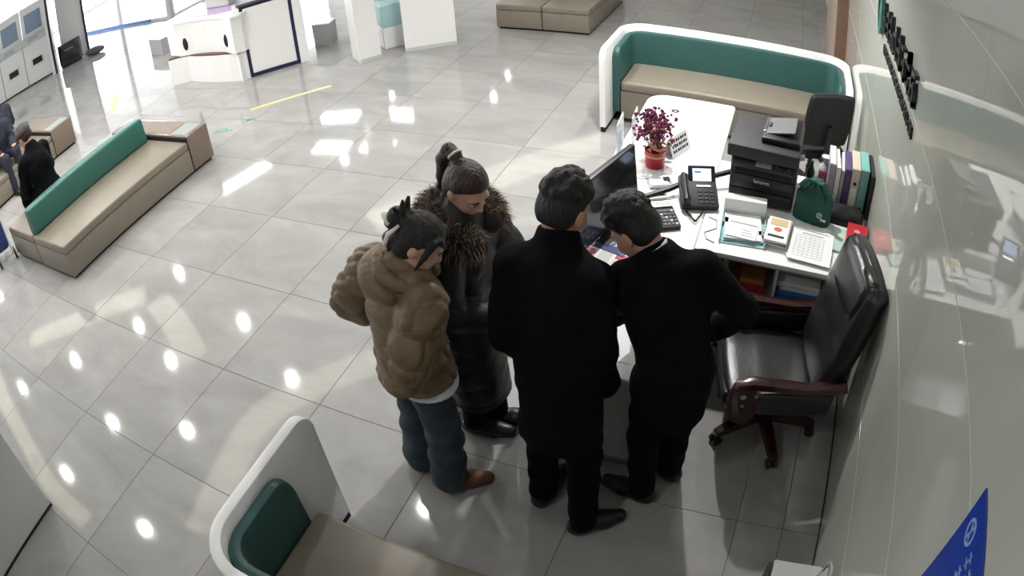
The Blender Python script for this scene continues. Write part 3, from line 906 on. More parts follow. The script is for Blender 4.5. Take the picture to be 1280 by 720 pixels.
# binders against the wall
BW = [('binder', 'grey white ring binder, first of the row from the green bag', .042, .30, 'lilac', 'paper'), ('binder', 'slim white ring binder, second of the row', .03, .285, 'paper', 'paper'), ('folder', 'thin lilac folder between white and purple binders', .022, .27, 'lilac', 'paper'),
      ('binder', 'purple ring binder in the row against the wall', .040, .285, 'purple', 'purple'), ('binder', 'cream ring binder with white spine label and finger hole', .055, .30, 'cream', 'cream'), ('binder', 'mint teal ring binder, the one nearest the wall', .055, .305, 'tealboard', 'tealboard')]
x = 4.948
for nm, lb, wd, hh, mc, mt in BW:
    t = thing(nm, lb, 'binder', (x + wd / 2, 2.60, .75), math.radians(RNG.uniform(-2, 2)))
    obj('cover', box(B(), -wd / 2, wd / 2, 0, .26, 0, hh, .003), mc, t)
    obj('paper_block', box(B(), -wd / 2 + .004, wd / 2 - .004, .012, .255, .004, hh + .0015), 'paper' if mt == 'paper' else mt, t)
    if 'cream' in lb:
        obj('spine_label', box(B(), -.022, .018, -.0015, .001, .02, .17), 'paper', t, label='white spine label')
        cy_ = B(); cyl(cy_, (0, -.002, .20), (0, .001, .20), .012, seg=14); obj('finger_hole', cy_, 'darkgap', t)
    if 'mint' in lb:
        cy_ = B(); cyl(cy_, (.0, -.002, .04), (0, .001, .04), .009, seg=14); obj('finger_ring', cy_, 'chrome', t)
    x += wd + .004
bx('file_board', 'thin dark file board between the mint binder and the wall', 'folder', 5.222, 5.244, 2.55, 2.85, .75, 1.05, 'black')
# black soft pouch before the binders
def cushion(lx, ly, lz, n=14):
    bm = B()
    V = {}
    for sgn in (0, 1):
        for i in range(n + 1):
            for j in range(n + 1):
                u, v = i / n * 2 - 1, j / n * 2 - 1
                h = (max(0, 1 - abs(u) ** 3.0) * max(0, 1 - abs(v) ** 3.0)) ** .5 * lz
                z = h * (1 + .15 * math.sin(5 * u + 2) * math.cos(4 * v)) if sgn else 0.0
                V[sgn, i, j] = bm.verts.new((u * lx / 2, v * ly / 2, z)) if (sgn or True) else None
    for sgn in (0, 1):
        for i in range(n):
            for j in range(n):
                bm.faces.new((V[sgn, i, j], V[sgn, i + 1, j], V[sgn, i + 1, j + 1], V[sgn, i, j + 1]))
    bmesh.ops.remove_doubles(bm, verts=bm.verts, dist=.0004)
    return bm
pc = obj('soft_pouch', cushion(.26, .17, .085), 'cloth', smooth='full')
setloc(pc, (5.085, 2.50, .751), math.radians(-6))
tag(pc, 'black soft cloth pouch lying in front of the binder row', 'pouch')
# pink tumbler with straw behind the bag
cu_ = thing('tumbler', 'pink plastic tumbler with white round lid behind the green bag', 'cup', (4.93, 2.76, .75))
obj('cup', lathe(B(), [(0, 0), (.028, 0), (.036, .13), (.038, .17), (0, .17)], seg=20), 'pink', cu_, smooth=True)
obj('lid', lathe(B(), [(.038, .17), (.036, .19), (.018, .21), (.016, .235), (.03, .25), (.03, .262), (0, .266)], seg=20), M('pale lid', (.62, .58, .64), .25), cu_, smooth=True)
sb = thing('spray_bottle', 'white nozzle bottle standing between printer and tumbler', 'bottle', (4.845, 2.80, .75))
obj('bottle', lathe(B(), [(0, 0), (.026, 0), (.028, .12), (.012, .16), (.012, .19), (0, .19)], seg=18), M('dark green bottle', (.02, .06, .05), .3), sb, smooth=True)
obj('nozzle', box(B(), -.045, .02, -.013, .013, .19, .225, .006, mtx=Matrix.Rotation(-.35, 4, 'Y')), 'paper', sb)

# ------------------------------------------------------------------ executive chair (local frame: faces +X)
def pad(name, parent, lx, ly, lz, mtx, mat='leather', crown=.03, n=12, seams=()):
    bm = B()
    V = {}
    for s_ in (0, 1):
        for i in range(n + 1):
            for j in range(n + 1):
                u, v = i / n * 2 - 1, j / n * 2 - 1
                # rounded-rectangle plan
                uu = u * math.sqrt(1 - .16 * v * v); vv = v * math.sqrt(1 - .16 * u * u)
                h = crown * (1 - abs(u) ** 4) * (1 - abs(v) ** 4)
                for sx in seams:
                    h -= crown * .7 * math.exp(-((u - sx) / .05) ** 2) * (1 - abs(v) ** 6)
                V[s_, i, j] = bm.verts.new((uu * lx / 2, vv * ly / 2, (lz / 2 + h) if s_ else -lz / 2))
    for s_ in (0, 1):
        for i in range(n):
            for j in range(n):
                bm.faces.new((V[s_, i, j], V[s_, i + 1, j], V[s_, i + 1, j + 1], V[s_, i, j + 1]))
    rim = [(i, 0) for i in range(n)] + [(n, j) for j in range(n)] + [(i, n) for i in range(n, 0, -1)] + [(0, j) for j in range(n, 0, -1)]
    for a, b in zip(rim, rim[1:] + rim[:1]):
        bm.faces.new((V[0, a[0], a[1]], V[0, b[0], b[1]], V[1, b[0], b[1]], V[1, a[0], a[1]]))
    bmesh.ops.recalc_face_normals(bm, faces=bm.faces)
    es = [e for e in bm.edges if len(e.link_faces) == 2 and e.calc_face_angle(0) > .9]
    bmesh.ops.bevel(bm, geom=es, offset=min(.02, lz * .3), segments=3, affect='EDGES')
    bmesh.ops.transform(bm, matrix=mtx, verts=bm.verts)
    return obj(name, bm, mat, parent, smooth='full')
ec = thing('executive_chair', 'black leather executive chair with dark red wooden arms by the wall', 'chair', (4.80, 1.45, 0), math.radians(193))
pad('seat', ec, .54, .54, .11, Matrix.Translation((.04, 0, .43)) @ Matrix.Rotation(math.radians(-4), 4, 'Y'), seams=(-.1, .55))
pad('backrest', ec, .74, .54, .10, Matrix.Translation((-.285, 0, .80)) @ Matrix.Rotation(math.radians(78), 4, 'Y'), crown=.035, seams=(.15,))
pad('headrest', ec, .26, .46, .07, Matrix.Translation((-.305, 0, 1.04)) @ Matrix.Rotation(math.radians(77), 4, 'Y'), crown=.035)
for s_ in (-1, 1):
    y = .30 * s_
    arm = [(.235, y, .46), (.26, y, .56), (.245, y, .625), (.18, y, .648), (.05, y, .635), (-.10, y, .615), (-.24, y, .625), (-.30, y, .64)]
    # sweep a flat wooden section
    bm = B()
    prof = [(-.034, -.017), (-.028, .012), (0, .022), (.028, .012), (.034, -.017)]
    rings = []
    for k, p in enumerate(arm):
        a = Vector(arm[max(k - 1, 0)]); b = Vector(arm[min(k + 1, len(arm) - 1)])
        tg = (b - a).normalized(); nn = Vector((0, 1, 0)).cross(tg).normalized()
        if nn.z < 0 and k > 2:
            nn = -nn
        if k <= 2 and nn.x < 0:
            nn = -nn
        rings.append([bm.verts.new(Vector(p) + Vector((0, q[0], 0)) + nn * q[1]) for q in prof])
    for a, b in zip(rings, rings[1:]):
        for q in range(5):
            bm.faces.new((a[q], a[(q + 1) % 5], b[(q + 1) % 5], b[q]))
    bm.faces.new(rings[0]); bm.faces.new(rings[-1][::-1])
    ao = obj('armrest', bm, 'redwood', ec, smooth=True)
    pl = [(.26, .40), (.285, .52), (.265, .62), (.21, .64), (.15, .60), (.13, .52), (.14, .42), (.19, .37)]
    obj('arm_panel', prism(B(), pl, 'y', y - .018, y + .018), 'redwood', ao)
    for (bx_, bz_) in ((.215, .57), (.15, .575), (.21, .51)):
        obj('bolt', cyl(B(), (bx_, y - .024 * 1, bz_), (bx_, y + .024 * 1, bz_), .016 if bz_ < .58 and bx_ > .2 and bz_ > .52 else .010, seg=14), 'steel', ao)
    obj('side_pad', box(B(), -.25, .14, y - .02, y + .02, .44, .58, .018, 3), 'leather', ec, smooth=True)
obj('mechanism', box(B(), -.12, .14, -.10, .10, .33, .38, .01), 'black', ec)
obj('gas_column', lathe(B(), [(.03, .12), (.03, .22), (.022, .22), (.022, .34)], seg=16), 'black', ec, smooth=True)
obj('hub', lathe(B(), [(0, .075), (.055, .075), (.06, .10), (.05, .14), (0, .145)], seg=20), 'redwood', ec, smooth=True)
for k in range(5):
    a = 2 * PI * k / 5 + math.radians(98)
    u = Vector((math.cos(a), math.sin(a), 0))
    v = Vector((-u.y, u.x, 0))
    bm = B()
    R_ = []
    for (d, wd, z0, z1) in ((.04, .034, .085, .135), (.16, .032, .082, .128), (.27, .028, .074, .108), (.305, .022, .074, .095)):
        R_.append([bm.verts.new(u * d + v * q * wd + Vector((0, 0, z))) for q, z in ((-1, z0), (1, z0), (.8, z1), (-.8, z1))])
    for p, q in zip(R_, R_[1:]):
        for m_ in range(4):
            bm.faces.new((p[m_], p[(m_ + 1) % 4], q[(m_ + 1) % 4], q[m_]))
    bm.faces.new(R_[0]); bm.faces.new(R_[-1][::-1])
    lg_ = obj('base_leg', bm, 'redwood', ec, smooth=True)
    cw = B()
    c = u * .29
    for sg in (-1, 1):
        cyl(cw, c + v * (sg * .010) + Vector((0, 0, .029)), c + v * (sg * .028) + Vector((0, 0, .029)), .029, seg=16)
    cyl(cw, c + Vector((0, 0, .03)), c + Vector((0, 0, .08)), .010, seg=10)
    obj('caster', cw, 'black', lg_, smooth=True)

# second office chair behind the printer
mc = thing('task_chair', 'black mesh back task chair between printer and booth', 'chair', (4.89, 4.08, 0), math.radians(112))
pad('seat', mc, .46, .48, .07, Matrix.Translation((0, 0, .46)), 'cloth', .015)
pad('backrest', mc, .50, .42, .035, Matrix.Translation((-.26, 0, .79)) @ Matrix.Rotation(math.radians(80), 4, 'Y'), M('charcoal chair mesh', (.028, .028, .03), .8, bump=.1, bscale=300), .02)
obj('back_bar', tube(B(), [(-.05, 0, .42), (-.22, 0, .42), (-.285, 0, .52), (-.295, 0, .75)], .02, 8), 'black', mc, smooth=True)
obj('gas_column', lathe(B(), [(.028, .10), (.028, .25), (.02, .25), (.02, .44)], seg=14), 'black', mc, smooth=True)
for k in range(5):
    a = 2 * PI * k / 5
    lg_ = obj('base_leg', tube(B(), [(0, 0, .10), (.15 * math.cos(a), .15 * math.sin(a), .09), (.28 * math.cos(a), .28 * math.sin(a), .065)], [.03, .025, .018], 8), 'black', mc, smooth=True)
    cw = B(); cyl(cw, (.28 * math.cos(a) - .02 * math.sin(a), .28 * math.sin(a) + .02 * math.cos(a), .028), (.28 * math.cos(a) + .02 * math.sin(a), .28 * math.sin(a) - .02 * math.cos(a), .028), .028, seg=14)
    obj('caster', cw, 'black', lg_)

# ------------------------------------------------------------------ wall sign: logo disc, two rows of raised letters
lgx = thing('wall_logo', 'round teal raised logo on the wall before the letter rows', 'logo', (WX, 3.17, 1.96))
bm = B()
pts = [(0, .175 * math.cos(a) * .62, .175 * math.sin(a)) for a in np.linspace(0, 2 * PI, 33)[:-1]]
rg = [[bm.verts.new((xx, p[1] * f, p[2] * f)) for p in pts] for xx, f in ((-.001, 1), (-.03, 1), (-.03, .72), (-.001, .72))]
for a, b in zip(rg, rg[1:] + rg[:1]):
    for q in range(32):
        bm.faces.new((a[q], a[(q + 1) % 32], b[(q + 1) % 32], b[q]))
obj('ring', bm, 'teallite', lgx)
obj('swoosh', prism(B(), [(-.02, -.115), (.03, -.11), (.05, -.02), (.02, .05), (.03, .115), (-.02, .11), (-.045, .03), (-.02, -.04)], 'x', -.025, -.001), 'teallite', lgx)
def glyph(bm, y, z, wd, hh, seed, depth):
    """one block character: reads from the +Y end to the -Y end on this wall"""
    r = random.Random(seed)
    th = hh * .10
    n = r.choice((2, 3, 3))
    for k in range(n):
        zz = z + hh * (k + .3) / n
        a, b = r.choice(((0, 1), (.1, .9), (.0, .55), (.4, 1)))
        box(bm, WX - depth, WX - .0005, y - wd * b, y - wd * a, zz - th / 2, zz + th / 2)
    for k in range(r.choice((1, 2, 2))):
        c = r.choice((.15, .5, .85, .3))
        b0, b1 = r.choice(((0, 1), (0, .6), (.35, 1)))
        box(bm, WX - depth, WX - .0005, y - wd * c - th / 2, y - wd * c + th / 2, z + hh * b0, z + hh * b1)
    box(bm, WX - depth, WX - .0005, y - wd, y - wd + th, z, z + hh * .4)
for k in range(8):
    bm = B()
    glyph(bm, 3.02 - k * .165, 1.862, .145, .20, 40 + k, .028)
    o = obj('wall_letter', bm, 'letter')
    tag(o, 'dark raised character %s of the upper sign row on the wall' % ('one, beside the logo,', 'two', 'three', 'four', 'five', 'six', 'seven', 'eight, the row end,')[k], 'letter', 'upper row of wall sign characters')
ORD = 'first second third fourth fifth sixth seventh eighth ninth tenth eleventh twelfth thirteenth fourteenth fifteenth sixteenth seventeenth eighteenth nineteenth twentieth twenty-first twenty-second'.split()
for k in range(22):
    bm = B()
    y = 2.97 - k * .0585
    r = random.Random(k + 3)
    hh, dp = .058, .014
    box(bm, WX - dp, WX - .0005, y - .012, y, 1.72, 1.72 + hh)
    if k % 4 != 3:
        box(bm, WX - dp, WX - .0005, y - .042, y - .012, 1.72 + hh * r.choice((0, .4, .85)), 1.72 + hh * r.choice((.15, .55, 1.0)) + .002) if False else box(bm, WX - dp, WX - .0005, y - .042, y - .012, 1.72 + hh * .86, 1.72 + hh)
    if k % 3 != 1:
        box(bm, WX - dp, WX - .0005, y - .046, y - .034, 1.72, 1.72 + hh * (.9 if k % 2 else .5))
    if k % 2:
        box(bm, WX - dp, WX - .0005, y - .04, y - .01, 1.72 + hh * .42, 1.72 + hh * .55)
    o = obj('wall_letter', bm, 'letter')
    tag(o, ORD[k] + ' small dark raised letter of the lower wall sign row, counted from the logo', 'letter', 'lower row of small wall sign letters')
# blue acrylic notice
bs = thing('blue_notice', 'blue wall notice with white emblem at the bottom edge by the wall', 'sign', (WX, -.62, 1.2))
obj('panel', box(B(), -.008, -.001, -.35, .29, .04, .72, .002, 1), 'blue', bs)
em = B()
def ring_x(bm, y, z, r0, r1):
    n = 28
    a_ = [[bm.verts.new((xx, y + r * math.cos(2 * PI * k / n), z + r * math.sin(2 * PI * k / n))) for k in range(n)] for xx, r in ((-.0075, r0), (-.0095, r0), (-.0095, r1), (-.0075, r1))]
    for a, b in zip(a_, a_[1:] + a_[:1]):
        for k in range(n):
            bm.faces.new((a[k], a[(k + 1) % n], b[(k + 1) % n], b[k]))
ring_x(em, .225, .645, .024, .032)
prism(em, [(.205, .63), (.215, .63), (.245, .66), (.235, .66)], 'x', -.0095, -.0075)
prism(em, [(.222, .625), (.232, .625), (.228, .665), (.218, .665)], 'x', -.0095, -.0075)
obj('emblem', em, 'bluelite', bs)
em = B()
for r in range(2):
    for k in range(7):
        y0 = .165 - k * .045; z0 = .625 - r * .055
        box(em, -.0095, -.0075, y0 - .03, y0, z0 + .028, z0 + .034)
        box(em, -.0095, -.0075, y0 - .03, y0, z0 + .006, z0 + .012)
        box(em, -.0095, -.0075, y0 - .018, y0 - .012, z0, z0 + .04)
obj('lettering', em, 'bluelite', bs)
obj('white_block', box(B(), -.0095, -.0075, -.2, .235, .08, .42), 'paper', bs)

# office bin unit by the wall, cut by the bottom edge
ob = thing('office_bin', 'grey topped black side bin with chrome handle against the wall', 'bin', (5.09, .06, 0))
obj('body', box(B(), -.14, .13, -.22, .24, .01, .49, .006), 'black', ob)
obj('lid', box(B(), -.118, .13, -.22, .245, .485, .505, .004), 'panelgrey', ob)
obj('handle', tube(B(), [(.075, .19, .50), (.095, .215, .545), (.115, .225, .585), (.125, .19, .595), (.13, .12, .57), (.135, .06, .52)], [.006, .010, .011, .008, .008, .007], 8), 'chrome', ob, smooth=True)
obj('hinge', box(B(), .112, .135, .10, .15, .50, .525, .003), 'black', ob)

# ------------------------------------------------------------------ background things
def rbox(name, label, cat, cx, cy, rz, lx, ly, z, mat, group=None):
    t = thing(name, label, cat, (cx, cy, 0), rz, group)
    return t
# kiosk counter
kc = thing('round_counter', 'white curved service counter with lilac top by the entrance', 'counter', (-2.55, 5.4, 0))
lo = [(-3.30, 4.90), (-3.02, 5.05), (-2.75, 5.01), (-2.45, 5.0), (-2.1, 5.02), (-1.97, 5.04), (-1.88, 5.0), (-1.88, 5.75), (-3.30, 5.75)]
obj('base', prism(B(), lo, 'z', .0, .40), 'whitegloss', kc, True)
obj('base_gap', prism(B(), [(a * .985 - .04, b * .99 + .06) for a, b in lo], 'z', .40, .425), M('brown gap', (.12, .07, .05), .6), kc, True)
up = [(-3.42, 5.08), (-3.10, 5.0), (-2.8, 5.07), (-2.5, 5.09), (-2.2, 5.07), (-1.9, 4.98), (-1.82, 5.1), (-1.85, 5.85), (-3.42, 5.85)]
bm = B()
lv = []
for z, g in ((.42, 1.0), (.70, 1.005), (.93, 1.03)):
    lv.append([bm.verts.new((-2.6 + (a + 2.6) * g, 5.45 + (b - 5.45) * g, z)) for a, b in up])
for a, b in zip(lv, lv[1:]):
    for k in range(9):
        bm.faces.new((a[k], a[(k + 1) % 9], b[(k + 1) % 9], b[k]))
bm.faces.new(lv[0][::-1]); bm.faces.new(lv[-1])
obj('body', bm, 'whitegloss', kc, True)
for cx_, cy_ in ((-2.97, 5.03), (-2.10, 5.045)):
    bm = B(); sph(bm, (cx_, cy_, .60), (.05, .028, .10), 16)
    obj('opening', bm, 'darkgap', kc, True, smooth=True)
obj('top', prism(B(), [(-2.6 + (a + 2.6) * 1.05, 5.45 + (b - 5.45) * 1.06) for a, b in up], 'z', .93, .965), 'whitegloss', kc, True)
obj('lilac_inlay', prism(B(), [(-2.6 + .62 * math.cos(a), 5.45 + .30 * math.sin(a)) for a in np.linspace(0, 2 * PI, 25)[:-1]], 'z', .965, .975), 'purplegloss', kc, True)
bx('label_printer', 'pale grey device standing on the curved white counter', 'device', -2.85, -2.4, 5.45, 5.7, .976, 1.2, 'panelgrey', .1, .02)
# framed board
fb_ = thing('framed_board', 'white display cabinet with dark frame beside the curved counter', 'cabinet', (-1.60, 5.40, 0), math.radians(46))
obj('side_column', box(B(), -.46, -.37, -.02, .35, 0, 1.02, .004), 'whitegloss', fb_)
obj('side_column', box(B(), .33, .45, -.02, .35, 0, 1.02, .004), 'whitegloss', fb_)
obj('frame', box(B(), -.37, .33, .0, .33, .005, 1.04, .01), 'navyframe', fb_)
obj('front_board', box(B(), -.33, .29, -.006, .02, .05, 1.0, .02, 3), 'whitegloss', fb_)
obj('top_slab', box(B(), -.40, .36, -.03, .36, 1.04, 1.075, .004), M('dark grey top', (.10, .10, .12), .35), fb_)
def crate(label, x, y, rz, lx, ly, h):
    t = thing('waste_bin', label, 'bin', (x, y, 0), rz)
    bm = B()
    prism(bm, [(-lx / 2, 0), (lx / 2, 0), (lx / 2 * 1.06, h), (-lx / 2 * 1.06, h)], 'y', -ly / 2, ly / 2)
    obj('body', bm, 'greybox', t)
    obj('rim', box(B(), -lx * .55, lx * .55, -ly * .53, ly * .53, h, h + .015, .004), 'alu', t)
crate('small grey waste bin right of the dark framed display cabinet', -1.50, 6.40, math.radians(14), .25, .25, .32)
crate('grey box left of the curved white counter', -5.25, 6.35, math.radians(-8), .45, .3, .30)
def terminal(label, x, y, rz, wd, dp, hh):
    t = thing('service_terminal', label, 'terminal', (x, y, 0), rz)
    obj('cabinet', box(B(), -wd / 2, wd / 2, 0, dp, .0, hh, .01), 'whitegloss', t)
    obj('top_unit', box(B(), -wd / 2, wd / 2, .05, dp, hh, hh + .35, .01), 'whitegloss', t)
    obj('screen', box(B(), -wd * .38, wd * .38, .044, .06, hh + .06, hh + .3), 'lcdgrey', t)
    obj('plinth', box(B(), -wd / 2 + .01, wd / 2 - .01, -.004, .02, 0, .05), 'panelgrey', t)
terminal('narrow white service terminal, left of the pair at the top edge', -.33, 5.77, math.radians(53), .30, .3, 1.05)
terminal('wide white service terminal, right of the pair at the top edge', .26, 6.28, math.radians(34), .66, .4, 1.05)
cart = thing('glass_case', 'pale blue glass case between the two white terminals', 'case', (-.22, 6.30, 0), math.radians(50))
obj('body', box(B(), -.20, .20, 0, .3, 0.0, .30, .01), 'whitegloss', cart)
obj('glass_top', box(B(), -.20, .20, 0, .3, .30, .62, .01), 'cyanacr', cart)
# row of self-service machines at the far left
for k in range(3):
    cxm = -10.45 + k * .38 + .2; cym = 4.17 + k * .597 + .3
    t = thing('self_service_machine', ('white self service machine with dark slot, farthest left', 'white self service machine with dark slot, middle of three', 'white self service machine beside the tall white panel')[k], 'machine', (cxm, cym, 0), math.radians(57.5), 'row of self service machines')
    obj('cabinet', box(B(), -.345, .345, 0, .6, .03, 1.0, .01), 'whitegloss', t)
    obj('plinth', box(B(), -.34, .34, .02, .58, 0, .03), 'darkgap', t)
    obj('slot', box(B(), -.14, .14, -.006, .02, .44, .60, .01), 'black', t)
    obj('slot_frame', box(B(), -.19, .19, -.003, .02, .40, .64, .01), 'alu', t)
    km = Matrix.Translation((0, .0, 1.0)) @ Matrix.Rotation(math.radians(25), 4, 'X')
    obj('keyboard_shelf', box(B(), -.345, .345, .0, .34, -.02, .03, .006, mtx=km), 'panelgrey', t)
    obj('key_block', box(B(), -.2, .1, .06, .22, .03, .045, .003, mtx=km), 'greybox', t)
    obj('head_unit', box(B(), -.345, .345, .36, .62, 1.0, 1.95, .02), 'whitegloss', t)
    obj('screen', box(B(), -.24, .24, .35, .37, 1.25, 1.75, .004), M('blue grey screen', (.25, .33, .45), .15), t)
tp = thing('tall_panel', 'tall white panel with black edge beside the self service machines', 'panel', (-9.28, 6.02, 0), math.radians(57.5))
obj('board', box(B(), -.06, .02, -.30, .5, 0, 2.2, .01), 'whitegloss', tp)
obj('edge_strip', box(B(), .02, .08, -.30, .45, 0, 2.2), 'black', tp)
tp2 = thing('wall_cabinet', 'white tall cabinet behind the black bag by the entrance', 'cabinet', (-9.1, 6.55, 0), math.radians(57.5))
obj('body', box(B(), -.30, .38, .15, .6, 0, 2.2, .01), 'whitegloss', tp2)
obj('edge_strip', box(B(), .36, .42, .12, .2, 0, 2.2), 'navyframe', tp2)
bb_ = thing('black_bag', 'black holdall standing on the floor against the white cabinet', 'bag', (-9.05, 6.42, 0), math.radians(57.5))
bm = cushion(.62, .5, .25); bmesh.ops.transform(bm, matrix=Matrix.Translation((0, -.02, .30)) @ Matrix.Rotation(math.radians(80), 4, 'X'), verts=bm.verts)
obj('body', bm, M('black bag cloth', (.03, .025, .035), .7), bb_, smooth='full')
obj('bottom', box(B(), -.28, .28, -.22, .0, 0, .14, .03), 'black', bb_, smooth=True)
obj('zip', box(B(), -.12, .12, -.285, -.265, .40, .43, .004), 'beige', bb_)
bm = B(); sph(bm, (0, 0, .09), (.30, .16, .09), 18)
fm_ = obj('floor_cushion', bm, M('dark grey rubber', (.08, .08, .09), .6), smooth='full')
setloc(fm_, (-8.35, 6.72, 0), .3); tag(fm_, 'dark oval floor weight in front of the bright entrance', 'weight')
# floor tapes and stickers
def strip(name, label, cat, a, b, wd, mat):
    a, b = Vector((*a, 0)), Vector((*b, 0))
    L = (b - a).length
    t = thing(name, label, cat, ((a.x + b.x) / 2, (a.y + b.y) / 2, 0.0002), math.atan2(b.y - a.y, b.x - a.x))
    obj('tape', box(B(), -L / 2, L / 2, -wd / 2, wd / 2, 0, .0012), mat, t)
    return t, L
tpe, L_ = strip('floor_tape', 'yellow printed waiting line tape before the framed cabinet', 'tape', (-1.07, 4.23), (-.38, 4.96), .062, 'yellow')
bm = B()
for k in range(9):
    x_ = -.17 + k * .042
    box(bm, x_, x_ + .026, -.018, -.012, .0012, .0018); box(bm, x_, x_ + .026, .008, .014, .0012, .0018); box(bm, x_ + .009, x_ + .015, -.02, .02, .0012, .0018)
obj('lettering', bm, 'paper', tpe)
strip('floor_tape', 'yellow tape strip among the glints beyond the bench', 'tape', (-3.92, 4.08), (-4.62, 4.68), .09, 'yellow')
sk = obj('floor_arrow', prism(B(), [(-.06, -.03), (.06, 0), (-.05, .055)], 'z', 0, .0012), 'green'); setloc(sk, (-.85, 4.0, .0002), .6); tag(sk, 'small green arrow sticker on the floor near the yellow tape', 'sticker')
sk = thing('floor_sticker', 'green looped pictogram sticker on the floor behind the bench', 'sticker', (-1.08, 3.72, .0002), .4)
bm = B(); tube(bm, [(.07 * math.cos(a), .05 * math.sin(a), .0006) for a in np.linspace(-.3, 3.6, 14)], .009, 4)
box(bm, -.1, .16, -.045, -.02, 0, .0012); bmesh.ops.scale(bm, vec=(1, 1, .12), verts=bm.verts)
obj('figure', bm, 'green', sk)
# folding trolley with blue bag
tr = thing('shopping_trolley', 'blue shopping trolley with white wheels beside the bench end', 'trolley', (-2.29, .965, 0), math.radians(-20))
bm = box(B(), -.17, .15, -.10, .08, .14, .62, .04, 3)
for v in bm.verts:
    v.co.x += -.10 * (v.co.z - .14)
obj('bag', bm, 'trolleyblue', tr, smooth=True)
for s_ in (-1, 1):
    obj('frame_bar', tube(B(), [(.18, .09 * s_, .07), (.17, .09 * s_, .4), (.10, .085 * s_, .72), (.06, .08 * s_, .92)], .009, 8), 'alu', tr, smooth=True)
    wb = B(); cyl(wb, (.17, .12 * s_ - .012, .068), (.17, .12 * s_ + .012, .068), .066, seg=24)
    wo = obj('wheel', wb, 'black', tr)
    bm = B(); tube(bm, [(.17 + .053 * math.cos(a), .12 * s_ - .014 * (1 if s_ < 0 else -1) * 1.0, .068 + .053 * math.sin(a)) for a in np.linspace(0, 2 * PI, 21)[:-1]], .008, 6, closed=True)
    cyl(bm, (.17, .12 * s_ - .018, .068), (.17, .12 * s_ + .018, .068), .016, seg=12)
    obj('wheel_rim', bm, 'paper', wo)
obj('handle', tube(B(), [(.06, -.08, .92), (.05, 0, .95), (.06, .08, .92)], .012, 8), 'black', tr, smooth=True)
obj('axle', tube(B(), [(.17, -.12, .068), (.17, .12, .068)], .006, 6), 'steel', tr)
# paper carrier at the women's feet
cbg = thing('paper_carrier', 'small white and blue paper bag on the floor between the women and desk', 'bag', (3.20, 1.10, 0), .4)
obj('body', box(B(), -.10, .10, -.045, .045, 0, .24, .003), 'paper', cbg)
obj('stripe', box(B(), -.101, .101, -.046, .046, .05, .13), 'navy', cbg)
obj('handle', tube(B(), [(-.04, 0, .24), (-.03, 0, .31), (.03, 0, .31), (.04, 0, .24)], .004, 6), 'navy', cbg, smooth=True)

